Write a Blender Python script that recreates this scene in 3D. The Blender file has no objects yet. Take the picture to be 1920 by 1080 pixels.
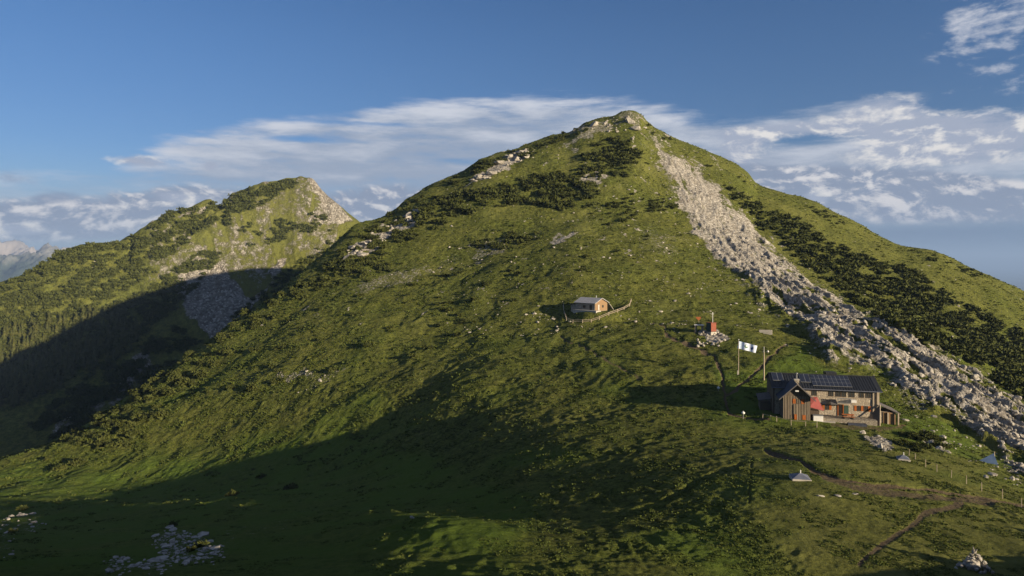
import bpy, math, random
import numpy as np

# ------------------------------------------------------------------ scene, camera, sky, sun
scene = bpy.context.scene
COL = scene.collection
R = math.radians
F, V0, U0 = 1250.0, 490.0, 960.0          # focal length and horizon of the 1920 px wide photograph

cam_data = bpy.data.cameras.new('camera')
cam_data.sensor_fit = 'HORIZONTAL'
cam_data.sensor_width = 36.0
cam_data.lens = 36.0 * F / 1920.0
cam_data.shift_y = -50.0 / 1920.0
cam_data.clip_start = 0.3
cam_data.clip_end = 120000.0
cam = bpy.data.objects.new('camera', cam_data)
cam.location = (0, 0, 0)
cam.rotation_euler = (R(90), 0, 0)
COL.objects.link(cam)
scene.camera = cam

SUN_AZ, SUN_EL = 128.0, 11.7                # degrees clockwise from the view direction (+Y), above horizon
scene.view_settings.view_transform = 'Standard'
scene.view_settings.look = 'None'
scene.view_settings.exposure = 1.40
scene.view_settings.gamma = 1.0
scene.cycles.max_bounces = 6
scene.cycles.diffuse_bounces = 2
scene.cycles.glossy_bounces = 2
scene.cycles.transparent_max_bounces = 4
scene.cycles.volume_bounces = 0

sun_dir = np.array([math.sin(R(SUN_AZ)) * math.cos(R(SUN_EL)), math.cos(R(SUN_AZ)) * math.cos(R(SUN_EL)), math.sin(R(SUN_EL))])
sd = bpy.data.lights.new('sun', 'SUN')
sd.energy = 5.0
sd.angle = R(0.5)
sd.color = (1.0, 0.82, 0.57)
sun = bpy.data.objects.new('sun', sd)
sun.rotation_euler = (R(90 - SUN_EL), 0, R(180 - SUN_AZ))
COL.objects.link(sun)


class N:
    """small node-tree helper"""
    def __init__(s, tree):
        s.t = tree
        tree.nodes.clear()

    def new(s, kind, **props):
        n = s.t.nodes.new('ShaderNode' + kind)
        for k, v in props.items():
            setattr(n, k, v)
        return n

    def put(s, sock, v):
        if v is None:
            return
        if isinstance(v, bpy.types.NodeSocket):
            s.t.links.new(v, sock)
        elif isinstance(v, (tuple, list)):
            d = sock.default_value
            sock.default_value = tuple(v) + (1.0,) if len(d) == 4 and len(v) == 3 else tuple(v)
        else:
            sock.default_value = v

    def math(s, op, a, b=None, c=None, clamp=False):
        n = s.new('Math', operation=op, use_clamp=clamp)
        for i, v in enumerate((a, b, c)):
            s.put(n.inputs[i], v)
        return n.outputs[0]

    def mix(s, f, a, b, blend='MIX'):
        n = s.new('MixRGB', blend_type=blend)
        s.put(n.inputs[0], f); s.put(n.inputs[1], a); s.put(n.inputs[2], b)
        return n.outputs[0]

    def sstep(s, v, lo, hi, a=0.0, b=1.0):
        n = s.new('MapRange', interpolation_type='SMOOTHSTEP')
        s.put(n.inputs[0], v); s.put(n.inputs[1], lo); s.put(n.inputs[2], hi); s.put(n.inputs[3], a); s.put(n.inputs[4], b)
        return n.outputs[0]

    def noise(s, vec, scale, detail=4.0, rough=0.55, dist=0.0, col=False):
        n = s.new('TexNoise')
        s.put(n.inputs['Vector'], vec)
        n.inputs['Scale'].default_value = scale
        n.inputs['Detail'].default_value = detail
        n.inputs['Roughness'].default_value = rough
        n.inputs['Distortion'].default_value = dist
        return n.outputs['Color' if col else 'Fac']

    def comb(s, x, y, z):
        n = s.new('CombineXYZ')
        s.put(n.inputs[0], x); s.put(n.inputs[1], y); s.put(n.inputs[2], z)
        return n.outputs[0]


def ae(u, v):
    """azimuth and tangent of elevation of a viewing direction"""
    a = math.atan((u - U0) / F)
    return a, (V0 - v) / F * math.cos(a)


def build_world():
    w = bpy.data.worlds.new('World')
    scene.world = w
    w.use_nodes = True
    n = N(w.node_tree)
    out = n.new('OutputWorld')
    bg = n.new('Background')
    bg.inputs['Strength'].default_value = 0.05
    n.t.links.new(bg.outputs[0], out.inputs[0])
    sky = n.new('TexSky', sky_type='NISHITA', sun_disc=False)
    sky.sun_elevation = R(SUN_EL)
    sky.sun_rotation = R(SUN_AZ)
    sky.altitude = 1900
    sky.air_density = 1.0
    sky.dust_density = 0.35
    sky.ozone_density = 1.6
    tc = n.new('TexCoord')
    sep = n.new('SeparateXYZ')
    n.t.links.new(tc.outputs['Generated'], sep.inputs[0])
    x, y, z = sep.outputs
    az = n.math('ARCTAN2', x, y)
    hor = n.math('SQRT', n.math('ADD', n.math('MULTIPLY', x, x), n.math('MULTIPLY', y, y)))
    el = n.math('DIVIDE', z, n.math('MAXIMUM', hor, 0.02))

    def curve(pts, lo=-1.0, hi=1.0, vs=0.4):
        c = n.new('FloatCurve')
        m = c.mapping.curves[0]
        pp = []
        for u, v in pts:
            a, t = ae(u, v)
            pp.append(((a - lo) / (hi - lo), t / vs))
        pp = [(0.0, pp[0][1])] + pp + [(1.0, pp[-1][1])]
        m.points[0].location = pp[0]
        m.points[-1].location = pp[-1]
        for p in pp[1:-1]:
            m.points.new(*p)
        c.mapping.update()
        n.put(c.inputs['Value'], n.sstep_lin(az, lo, hi))
        return n.math('MULTIPLY', c.outputs[0], vs)

    def lin(v, lo, hi):
        m = n.new('MapRange')
        n.put(m.inputs[0], v); n.put(m.inputs[1], lo); n.put(m.inputs[2], hi)
        return m.outputs[0]
    n.sstep_lin = lin

    def blob(u, v, su, sv):
        a, t = ae(u, v)
        dx = n.math('DIVIDE', n.math('SUBTRACT', az, a), su / F)
        dy = n.math('DIVIDE', n.math('SUBTRACT', el, t), sv / F)
        r2 = n.math('ADD', n.math('MULTIPLY', dx, dx), n.math('MULTIPLY', dy, dy))
        return n.math('EXPONENT', n.math('MULTIPLY', r2, -1.0))

    def add(*v):
        r = v[0]
        for k in v[1:]:
            r = n.math('ADD', r, k)
        return r

    def mul(a, b):
        return n.math('MULTIPLY', a, b)

    # blue sky, deepened with height the way clean mountain air does
    hsv = n.new('HueSaturation')
    hsv.inputs['Hue'].default_value = 0.513
    hsv.inputs['Saturation'].default_value = 1.27
    hsv.inputs['Value'].default_value = 0.84
    n.put(hsv.inputs['Color'], sky.outputs[0])
    blue = hsv.outputs[0]

    # warped coordinates: clouds stretched sideways near the horizon
    warp = n.noise(n.comb(mul(az, 3.0), mul(el, 9.0), 3.7), 1.0, 3.0, 0.5, col=True)
    ws = n.new('SeparateXYZ')
    n.put(ws.inputs[0], warp)
    azw = add(az, mul(n.math('SUBTRACT', ws.outputs[0], 0.5), 0.10))
    elw = add(el, mul(n.math('SUBTRACT', ws.outputs[1], 0.5), 0.030))

    # ---- layer 1: high grey-white bank with a frayed, rising upper edge
    top = curve([(-600, 320), (-100, 300), (60, 292), (200, 280), (330, 238), (480, 208), (640, 192), (800, 172), (960, 166),
                 (1120, 170), (1280, 192), (1400, 200), (1500, 190), (1610, 172), (1690, 178), (1790, 205), (1920, 235), (2500, 250)])
    fray = n.noise(n.comb(mul(az, 16.0), mul(el, 110.0), 1.3), 1.0, 9.0, 0.66)
    fray2 = n.noise(n.comb(mul(azw, 6.5), mul(elw, 30.0), 9.1), 1.0, 10.0, 0.60)
    depth1 = n.math('SUBTRACT', top, el)
    cov1 = n.sstep(depth1, -0.012, 0.040)
    low1 = n.sstep(el, 0.085, 0.125)
    gaps = add(blob(240, 300, 110, 14), blob(120, 330, 160, 26), blob(560, 262, 90, 7), blob(1560, 250, 110, 18), blob(690, 232, 110, 5),
               blob(870, 305, 100, 8), blob(1330, 225, 60, 12), blob(1490, 262, 70, 14))
    f1 = add(mul(cov1, 0.86), mul(n.math('SUBTRACT', fray2, 0.5), 1.25), mul(n.math('SUBTRACT', fray, 0.5), 0.75), mul(gaps, -0.34))
    m1 = mul(n.sstep(f1, 0.26, 0.92), n.sstep(cov1, 0.0, 0.25))
    m1 = n.math('MULTIPLY', m1, add(mul(low1, 0.50), 0.46))

    # ---- layer 2: low cumulus rows with sunlit heads and grey bases
    rows = curve([(-600, 400), (0, 372), (140, 372), (230, 360), (320, 352), (420, 350), (520, 368), (680, 352), (800, 350), (1000, 330),
                  (1200, 300), (1330, 292), (1420, 312), (1560, 318), (1700, 322), (1800, 330), (1920, 345), (2500, 350)])
    cu = n.noise(n.comb(mul(azw, 17.0), mul(elw, 31.0), 4.4), 1.0, 10.0, 0.62, 0.2)
    cu_off = n.noise(n.comb(mul(add(azw, 0.006), 17.0), mul(add(elw, 0.007), 31.0), 4.4), 1.0, 10.0, 0.62, 0.2)
    depth2 = n.math('SUBTRACT', rows, el)
    cov2 = n.sstep(depth2, -0.014, 0.020)
    floor2 = curve([(-600, 470), (0, 462), (300, 452), (700, 445), (1100, 432), (1500, 426), (1920, 424), (2500, 424)])
    base2 = n.sstep(n.math('SUBTRACT', el, floor2), -0.002, 0.010)
    f2 = add(mul(cov2, 0.70), mul(n.math('SUBTRACT', cu, 0.5), 1.5), mul(n.sstep(az, 0.0, 0.30), 0.30))
    m2 = mul(mul(n.sstep(f2, 0.04, 0.48), base2), n.sstep(cov2, 0.02, 0.4))

    # ---- layer 3: single cumulus heads, right-hand towers and wisps high on the right
    heads = add(blob(395, 312, 17, 11), blob(262, 303, 46, 12), blob(1640, 215, 62, 34), blob(1700, 285, 90, 26), blob(1385, 285, 52, 28),
                blob(1530, 372, 26, 16), blob(1730, 240, 70, 20), blob(340, 372, 60, 14), blob(30, 432, 60, 12), blob(1880, 260, 90, 40),
                blob(1440, 245, 130, 16))
    f3 = add(heads, mul(n.math('SUBTRACT', cu, 0.5), 1.5), mul(n.math('SUBTRACT', fray, 0.5), 0.5))
    m3 = mul(n.sstep(f3, 0.30, 0.92), n.sstep(heads, 0.04, 0.30))
    wisp = add(blob(1895, 40, 70, 46), blob(1880, 165, 70, 13), blob(1835, 95, 50, 16), blob(1900, 205, 50, 8), blob(1810, 50, 30, 20),
               blob(1920, 0, 80, 40), blob(1870, 130, 50, 12))
    wn = n.noise(n.comb(mul(azw, 26.0), mul(elw, 60.0), 2.2), 1.0, 8.0, 0.62)
    f4 = add(mul(wisp, 0.42), mul(n.math('SUBTRACT', wn, 0.5), 2.4))
    m4 = mul(mul(n.sstep(f4, 0.25, 1.0), n.sstep(wisp, 0.04, 0.4)), 0.75)
    dark = add(blob(10, 335, 46, 16), blob(75, 372, 22, 8), blob(130, 368, 22, 9))
    f5 = add(mul(dark, 0.8), mul(n.math('SUBTRACT', cu, 0.5), 2.6))
    m5 = mul(mul(n.sstep(f5, 0.3, 1.0), n.sstep(dark, 0.05, 0.4)), 0.75)

    # colours (radiance before the 0.1 strength)
    relief = n.math('SUBTRACT', cu, cu_off)
    lit = n.sstep(add(relief, mul(n.math('SUBTRACT', cu, 0.5), 0.35)), -0.05, 0.16)
    soft = n.sstep(add(fray2, mul(n.sstep(depth1, 0.0, 0.12), -0.24)), 0.26, 0.62)
    c1 = n.mix(soft, (2.5, 2.95, 3.8), (4.9, 5.1, 5.6))
    c2 = n.mix(lit, (2.0, 2.4, 3.25), (5.8, 5.65, 5.7))
    c2 = n.mix(n.sstep(depth2, 0.02, 0.09, 0.0, 0.28), c2, (2.3, 2.75, 3.7))
    c3 = n.mix(lit, (2.9, 3.25, 4.1), (6.3, 6.1, 5.9))
    # pale veil low above the horizon
    veil = n.sstep(el, 0.16, 0.02, 0.0, 0.60)
    right_band = mul(n.sstep(el, 0.055, 0.035), n.sstep(az, 0.25, 0.40))
    blue = n.mix(n.sstep(el, 0.36, 0.04, 0.0, 1.0), blue, n.mix(1.0, blue, (0.62, 0.68, 0.80), 'MULTIPLY'))
    col = n.mix(veil, blue, (1.8, 2.6, 4.0))
    col = n.mix(m1, col, c1)
    col = n.mix(m2, col, c2)
    col = n.mix(m3, col, c3)
    col = n.mix(m4, col, (5.2, 5.3, 5.7))
    col = n.mix(m5, col, (1.7, 2.15, 3.1))
    col = n.mix(mul(right_band, 0.85), col, (0.95, 1.5, 2.5))
    # broken bright cloud overhead, out of view, added to raise the fill light
    hn = n.noise(n.comb(mul(x, 3.0), mul(y, 3.0), 6.6), 1.0, 7.0, 0.6)
    col = n.mix(mul(mul(n.sstep(hn, 0.40, 0.58), n.sstep(el, 0.60, 0.95)), 0.30), col, (6.4, 6.5, 6.8))
    n.put(bg.inputs['Color'], col)


build_world()

# ------------------------------------------------------------------ numeric helpers
rng = np.random.default_rng(7)
random.seed(7)
PERM = np.random.default_rng(11).permutation(4096)
GRAD = np.random.default_rng(12).uniform(0, 2 * np.pi, 4096)
GX, GY = np.cos(GRAD).astype(np.float32), np.sin(GRAD).astype(np.float32)


def perlin(x, y, seed=0):
    xi = np.floor(x).astype(np.int64); yi = np.floor(y).astype(np.int64)
    xf = (x - xi); yf = (y - yi)

    def g(ix, iy, dx, dy):
        h = PERM[(PERM[(ix + seed * 131) & 4095] + iy) & 4095]
        return GX[h] * dx + GY[h] * dy
    u = xf * xf * xf * (xf * (xf * 6 - 15) + 10)
    v = yf * yf * yf * (yf * (yf * 6 - 15) + 10)
    a = g(xi, yi, xf, yf); b = g(xi + 1, yi, xf - 1, yf)
    c = g(xi, yi + 1, xf, yf - 1); d = g(xi + 1, yi + 1, xf - 1, yf - 1)
    return ((a + u * (b - a)) * (1 - v) + (c + u * (d - c)) * v) * 1.41


def fbm(x, y, octv=4, seed=0, gain=0.5):
    r = 0; a = 1.0; s = 0
    for k in range(octv):
        r = r + a * perlin(x, y, seed + k); s += a
        x, y = (x * 1.62 - y * 1.18), (x * 1.18 + y * 1.62)
        a *= gain
    return r / s


def ridged(x, y, octv=4, seed=0, gain=0.5):
    r = 0; a = 1.0; s = 0
    for k in range(octv):
        r = r + a * (1 - 2 * np.abs(perlin(x, y, seed + k))); s += a
        x, y = (x * 1.62 - y * 1.18), (x * 1.18 + y * 1.62)
        a *= gain
    return r / s


def sm(x, a, b):
    t = np.clip((x - a) / (b - a), 0, 1)
    return t * t * (3 - 2 * t)


def pchip_slopes(x, y):
    """x (K,M) increasing along axis 0, y (K,M)"""
    h = np.diff(x, axis=0); d = np.diff(y, axis=0) / h
    m = np.zeros_like(y)
    w1 = 2 * h[1:] + h[:-1]; w2 = h[1:] + 2 * h[:-1]
    same = (d[1:] * d[:-1]) > 0
    with np.errstate(divide='ignore', invalid='ignore'):
        hm = (w1 + w2) / (w1 / d[:-1] + w2 / d[1:])
    m[1:-1] = np.where(same, hm, 0)
    m[0] = d[0]; m[-1] = d[-1]
    return m


def pchip1(xs, ys, q):
    xs = np.asarray(xs, float)[:, None]; ys = np.asarray(ys, float)[:, None]
    m = pchip_slopes(xs, ys)
    xs = xs[:, 0]; ys = ys[:, 0]; m = m[:, 0]
    q = np.clip(q, xs[0], xs[-1])
    k = np.clip(np.searchsorted(xs, q) - 1, 0, len(xs) - 2)
    h = xs[k + 1] - xs[k]; t = (q - xs[k]) / h
    return ((1 + 2 * t) * (1 - t) ** 2 * ys[k] + t * (1 - t) ** 2 * h * m[k] + t * t * (3 - 2 * t) * ys[k + 1] + t * t * (t - 1) * h * m[k + 1])


def loft(Y, Z, counts):
    """Y,Z (K,M) control rows -> dense rows; counts per interval"""
    m = pchip_slopes(Y, Z)
    yo, zo = [], []
    for k, c in enumerate(counts):
        last = k == len(counts) - 1
        t = np.linspace(0, 1, c + (1 if last else 0), endpoint=last)[:, None]
        h = Y[k + 1] - Y[k]
        yo.append(Y[k] + t * h)
        zo.append((1 + 2 * t) * (1 - t) ** 2 * Z[k] + t * (1 - t) ** 2 * h * m[k] + t * t * (3 - 2 * t) * Z[k + 1] + t * t * (t - 1) * h * m[k + 1])
    return np.vstack(yo), np.vstack(zo)


def poly_sd(px, py, poly):
    """signed distance in pixels, positive inside"""
    P = np.asarray(poly, float)
    d = np.full(px.shape, 1e9); ins = np.zeros(px.shape, bool)
    for i in range(len(P)):
        a = P[i]; b = P[(i + 1) % len(P)]
        e = b - a; L = e @ e
        t = np.clip(((px - a[0]) * e[0] + (py - a[1]) * e[1]) / L, 0, 1)
        d = np.minimum(d, np.hypot(px - a[0] - t * e[0], py - a[1] - t * e[1]))
        c = ((a[1] > py) != (b[1] > py))
        if abs(e[1]) > 1e-9:
            ins ^= c & (px < a[0] + (py - a[1]) / e[1] * e[0])
    return np.where(ins, d, -d)


def line_d(px, py, pts):
    P = np.asarray(pts, float)
    d = np.full(px.shape, 1e9)
    for i in range(len(P) - 1):
        a = P[i]; e = P[i + 1] - a; L = e @ e
        t = np.clip(((px - a[0]) * e[0] + (py - a[1]) * e[1]) / L, 0, 1)
        d = np.minimum(d, np.hypot(px - a[0] - t * e[0], py - a[1] - t * e[1]))
    return d


def big_mesh(name, verts, quads, smooth=True, tris=False):
    me = bpy.data.meshes.new(name)
    nv, nf = len(verts), len(quads)
    k = quads.shape[1]
    me.vertices.add(nv)
    me.vertices.foreach_set('co', np.ascontiguousarray(verts, dtype=np.float32).ravel())
    me.loops.add(nf * k)
    me.loops.foreach_set('vertex_index', np.ascontiguousarray(quads, dtype=np.int32).ravel())
    me.polygons.add(nf)
    me.polygons.foreach_set('loop_start', np.arange(0, nf * k, k, dtype=np.int32))
    me.polygons.foreach_set('use_smooth', np.full(nf, smooth, dtype=bool))
    me.update(calc_edges=True)
    return me


def attr(me, name, arr):
    a = me.attributes.new(name, 'FLOAT', 'POINT')
    a.data.foreach_set('value', np.ascontiguousarray(arr, dtype=np.float32).ravel())


def grid_quads(nr, nc):
    i = np.arange(nr * nc).reshape(nr, nc)
    return np.stack([i[:-1, :-1], i[:-1, 1:], i[1:, 1:], i[1:, :-1]], -1).reshape(-1, 4)


def link(name, me, mat=None, parent=None, loc=None, rot=None, scale=None):
    o = bpy.data.objects.new(name, me)
    if mat is not None and me is not None and len(me.materials) == 0:
        me.materials.append(mat)
    COL.objects.link(o)
    if parent is not None:
        o.parent = parent
    if loc is not None:
        o.location = loc
    if rot is not None:
        o.rotation_euler = rot
    if scale is not None:
        o.scale = scale
    return o


def tag(o, label=None, cat=None, group=None, kind=None):
    if label: o['label'] = label
    if cat: o['category'] = cat
    if group: o['group'] = group
    if kind: o['kind'] = kind
    return o


def empty(name, loc, rz=0.0):
    o = bpy.data.objects.new(name, None)
    o.empty_display_size = 0.2
    o.location = loc
    o.rotation_euler = (0, 0, rz)
    COL.objects.link(o)
    return o


# ------------------------------------------------------------------ materials
def base_mat(name, rough=0.85, spec=0.15):
    m = bpy.data.materials.new(name)
    m.use_nodes = True
    n = N(m.node_tree)
    out = n.new('OutputMaterial')
    b = n.new('BsdfPrincipled')
    b.inputs['Roughness'].default_value = rough
    b.inputs['Specular IOR Level'].default_value = spec
    n.t.links.new(b.outputs[0], out.inputs[0])
    return m, n, b


def bump(n, b, height, strength=0.5, dist=0.1):
    k = n.new('Bump')
    k.inputs['Strength'].default_value = strength
    k.inputs['Distance'].default_value = dist
    n.put(k.inputs['Height'], height)
    n.t.links.new(k.outputs[0], b.inputs['Normal'])


def simple(name, c1, c2=None, scale=2.0, rough=0.85, spec=0.15, stretch=(1, 1, 1), bmp=0.0, bdist=0.03, metallic=0.0, detail=4.0):
    m, n, b = base_mat(name, rough, spec)
    b.inputs['Metallic'].default_value = metallic
    tc = n.new('TexCoord')
    mp = n.new('Mapping')
    mp.inputs['Scale'].default_value = stretch
    n.t.links.new(tc.outputs['Object'], mp.inputs[0])
    f = n.noise(mp.outputs[0], scale, detail, 0.6)
    f2 = n.sstep(f, 0.3, 0.7)
    n.put(b.inputs['Base Color'], n.mix(f2, c1, c2 or tuple(0.75 * k for k in c1)))
    if bmp:
        bump(n, b, f, bmp, bdist)
    return m


def planks(name, c1, c2, width=0.18, axis=0, rough=0.8, gap=0.35):
    """vertical boards across local axis"""
    m, n, b = base_mat(name, rough, 0.12)
    tc = n.new('TexCoord')
    sp = n.new('SeparateXYZ')
    n.t.links.new(tc.outputs['Object'], sp.inputs[0])
    a = n.math('ADD', sp.outputs[0], n.math('MULTIPLY', sp.outputs[1], 1.0)) if axis == 'xy' else sp.outputs[axis]
    q = n.math('DIVIDE', a, width)
    idx = n.math('FLOOR', q)
    fr = n.math('SUBTRACT', q, idx)
    wn = n.new('TexWhiteNoise', noise_dimensions='1D')
    n.put(wn.inputs['W'], idx)
    ns = n.noise(tc.outputs['Object'], 3.0, 5.0, 0.6)
    mixf = n.math('ADD', n.math('MULTIPLY', wn.outputs['Value'], 0.7), n.math('MULTIPLY', ns, 0.4), clamp=True)
    edge = n.math('MULTIPLY', n.sstep(fr, 0.0, 0.12), n.sstep(fr, 1.0, 0.88))
    col = n.mix(mixf, c1, c2)
    n.put(b.inputs['Base Color'], col)
    bump(n, b, edge, 0.8, 0.03)
    return m


def stone_mat(name, c1, c2, mortar, scale=2.2):
    m, n, b = base_mat(name, 0.9, 0.1)
    tc = n.new('TexCoord')
    mp = n.new('Mapping')
    mp.inputs['Scale'].default_value = (1, 1, 1.6)
    n.t.links.new(tc.outputs['Object'], mp.inputs[0])
    v = n.new('TexVoronoi', feature='F1')
    v.inputs['Scale'].default_value = scale
    n.put(v.inputs['Vector'], mp.outputs[0])
    e = n.new('TexVoronoi', feature='DISTANCE_TO_EDGE')
    e.inputs['Scale'].default_value = scale
    n.put(e.inputs['Vector'], mp.outputs[0])
    sx = n.new('SeparateXYZ')
    n.put(sx.inputs[0], v.outputs['Color'])
    col = n.mix(sx.outputs[0], c1, c2)
    ns = n.noise(tc.outputs['Object'], 9.0, 5.0, 0.6)
    col = n.mix(n.math('MULTIPLY', ns, 0.5), col, tuple(0.5 * k for k in c2))
    col = n.mix(n.sstep(e.outputs['Distance'], 0.02, 0.07), mortar, col)
    n.put(b.inputs['Base Color'], col)
    bump(n, b, n.math('ADD', n.sstep(e.outputs['Distance'], 0.0, 0.12), n.math('MULTIPLY', ns, 0.4)), 0.9, 0.06)
    return m


def terrain_mat(name='mountain_ground', far=False):
    m, n, b = base_mat(name, 0.95, 0.04)
    geo = n.new('NewGeometry')
    pos = geo.outputs['Position']
    def at(nm):
        k = n.new('Attribute', attribute_name=nm)
        return k.outputs['Fac']
    rock, soil, dry_lit, lush = at('rock'), at('soil'), at('dry_lit'), at('lush')
    n1 = n.noise(pos, 0.045 if not far else 0.02, 6.0, 0.6)
    n2 = n.noise(pos, 0.42 if not far else 0.12, 5.0, 0.62)
    n3 = n.noise(pos, 2.6 if not far else 0.5, 5.0, 0.65)
    nf = n.noise(pos, 0.35 if not far else 0.08, 12.0, 0.80)
    g = n.mix(n.sstep(n1, 0.36, 0.64), (0.081, 0.100, 0.019), (0.117, 0.124, 0.027))
    g = n.mix(n.sstep(nf, 0.54, 0.70), g, (0.160, 0.142, 0.048))
    g = n.mix(n.sstep(nf, 0.46, 0.32), g, (0.030, 0.040, 0.011))
    g = n.mix(n.sstep(n2, 0.46, 0.70), g, (0.058, 0.066, 0.017))
    g = n.mix(n.math('MULTIPLY', n.sstep(n3, 0.50, 0.72), 0.55), g, (0.125, 0.115, 0.032))
    g = n.mix(n.math('MULTIPLY', n.sstep(n3, 0.46, 0.30), 0.55), g, (0.034, 0.045, 0.011))
    n4 = n.noise(pos, 9.0 if not far else 1.6, 4.0, 0.65)
    g = n.mix(n.math('MULTIPLY', n.sstep(n4, 0.50, 0.70), 0.55), g, (0.135, 0.125, 0.040))
    g = n.mix(n.math('MULTIPLY', n.sstep(n4, 0.48, 0.32), 0.60), g, (0.030, 0.040, 0.011))
    nA = n.noise(pos, 0.85 if not far else 0.17, 4.0, 0.7)
    nB = n.noise(pos, 2.2 if not far else 0.4, 3.0, 0.7)
    g = n.mix(n.math('MULTIPLY', n.sstep(nA, 0.52, 0.60), 0.80), g, (0.030, 0.039, 0.010))
    g = n.mix(n.math('MULTIPLY', n.sstep(nA, 0.45, 0.36), 0.70), g, (0.145, 0.162, 0.038))
    g = n.mix(n.math('MULTIPLY', n.sstep(nB, 0.54, 0.62), 0.65), g, (0.034, 0.042, 0.012))
    g = n.mix(n.math('MULTIPLY', n.sstep(nB, 0.44, 0.36), 0.60), g, (0.132, 0.150, 0.034))
    g = n.mix(n.math('MULTIPLY', dry_lit, 0.75), g, n.mix(n2, (0.168, 0.166, 0.048), (0.114, 0.124, 0.033)))
    g = n.mix(lush, g, n.mix(n3, (0.058, 0.100, 0.015), (0.094, 0.130, 0.021)))
    r1 = n.noise(pos, 0.9 if not far else 0.13, 10.0, 0.74)
    r2 = n.noise(pos, 0.16 if not far else 0.03, 5.0, 0.6)
    rk = n.mix(n.sstep(r1, 0.32, 0.68), (0.195, 0.180, 0.155), (0.34, 0.32, 0.285)) if not far else n.mix(n.sstep(r1, 0.36, 0.64), (0.13, 0.12, 0.102), (0.29, 0.272, 0.24))
    rk = n.mix(n.math('MULTIPLY', n.sstep(r2, 0.52, 0.72), 0.5), rk, (0.17, 0.14, 0.105))
    vo = n.new('TexVoronoi', feature='F1')
    vo.inputs['Scale'].default_value = 1.3 if not far else 0.55
    n.put(vo.inputs['Vector'], n.mix(0.12, pos, n.noise(pos, 1.5, 3.0, 0.5, col=True), 'ADD'))
    vs_ = n.new('SeparateXYZ')
    n.put(vs_.inputs[0], vo.outputs['Color'])
    rk = n.mix(n.sstep(vs_.outputs[0], 0.55, 1.0), rk, (0.41, 0.385, 0.34))
    rk = n.mix(n.math('MULTIPLY', n.sstep(vs_.outputs[1], 0.6, 1.0), 0.75), rk, (0.105, 0.090, 0.068))
    s = n.mix(n3, (0.075, 0.056, 0.033), (0.14, 0.11, 0.072))
    col = n.mix(n.sstep(n.math('ADD', soil, n.math('MULTIPLY', n.math('SUBTRACT', nB, 0.5), 0.8)), 0.30, 0.60), g, s)
    rf = n.math('ADD', n.math('ADD', rock, n.math('MULTIPLY', n.math('SUBTRACT', r1, 0.5), 0.9)), n.math('MULTIPLY', n.math('SUBTRACT', n4, 0.5), 0.55))
    col = n.mix(n.sstep(rf, 0.42, 0.52), col, rk)
    n.put(b.inputs['Base Color'], col)
    h = n.math('ADD', n.math('ADD', n.math('MULTIPLY', n4, 0.10 if not far else 0.7), n.math('MULTIPLY', n3, 0.28 if not far else 1.6)), n.math('MULTIPLY', n2, 0.5 if not far else 3.0))
    h = n.math('ADD', h, n.math('MULTIPLY', nA, 0.9 if not far else 4.0))
    h = n.math('ADD', h, n.math('MULTIPLY', nf, 1.5 if not far else 6.0))
    h = n.math('SUBTRACT', h, n.math('MULTIPLY', n.math('MULTIPLY', vo.outputs['Distance'], n.sstep(rf, 0.42, 0.52)), 0.55 if not far else 3.0))
    bump(n, b, h, 0.8, 1.0)
    return m


M_TERRAIN = terrain_mat()
M_FAR = terrain_mat('far_slope_ground', True)


def leaf_mat(name, c1, c2, c3, sc=0.5):
    m, n, b = base_mat(name, 0.8, 0.08)
    geo = n.new('NewGeometry')
    oi = n.new('ObjectInfo')
    f = n.noise(geo.outputs['Position'], sc, 4.0, 0.6)
    wn = n.noise(geo.outputs['Position'], 6.0 * sc, 2.0, 0.5)
    col = n.mix(n.sstep(f, 0.35, 0.65), c1, c2)
    col = n.mix(n.math('MULTIPLY', n.sstep(wn, 0.5, 0.72), 0.7), col, c3)
    col = n.mix(n.math('MULTIPLY', oi.outputs['Random'], 0.3), col, tuple(0.6 * k for k in c1))
    n.put(b.inputs['Base Color'], col)
    return m


M_PINE = leaf_mat('mountain_pine_needles', (0.034, 0.044, 0.012), (0.058, 0.066, 0.016), (0.090, 0.088, 0.024))
M_SPRUCE = leaf_mat('spruce_needles', (0.050, 0.060, 0.020), (0.080, 0.082, 0.024), (0.105, 0.098, 0.030), 0.2)
M_TUFT = leaf_mat('meadow_tufts', (0.041, 0.058, 0.012), (0.074, 0.092, 0.020), (0.108, 0.116, 0.032), 0.35)
M_BARK = simple('bark', (0.10, 0.075, 0.05), (0.06, 0.045, 0.03), 6.0, stretch=(1, 1, 0.2))


def rock_mat(name):
    m, n, b = base_mat(name, 0.92, 0.08)
    geo = n.new('NewGeometry')
    a = n.noise(geo.outputs['Position'], 1.4, 8.0, 0.68)
    c = n.noise(geo.outputs['Position'], 5.0, 5.0, 0.6)
    col = n.mix(n.sstep(a, 0.35, 0.65), (0.185, 0.17, 0.145), (0.35, 0.328, 0.29))
    col = n.mix(n.math('MULTIPLY', n.sstep(c, 0.55, 0.75), 0.6), col, (0.15, 0.13, 0.10))
    n.put(b.inputs['Base Color'], col)
    bump(n, b, n.math('ADD', a, n.math('MULTIPLY', c, 0.4)), 0.7, 0.12)
    return m


M_ROCK = rock_mat('limestone')

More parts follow.
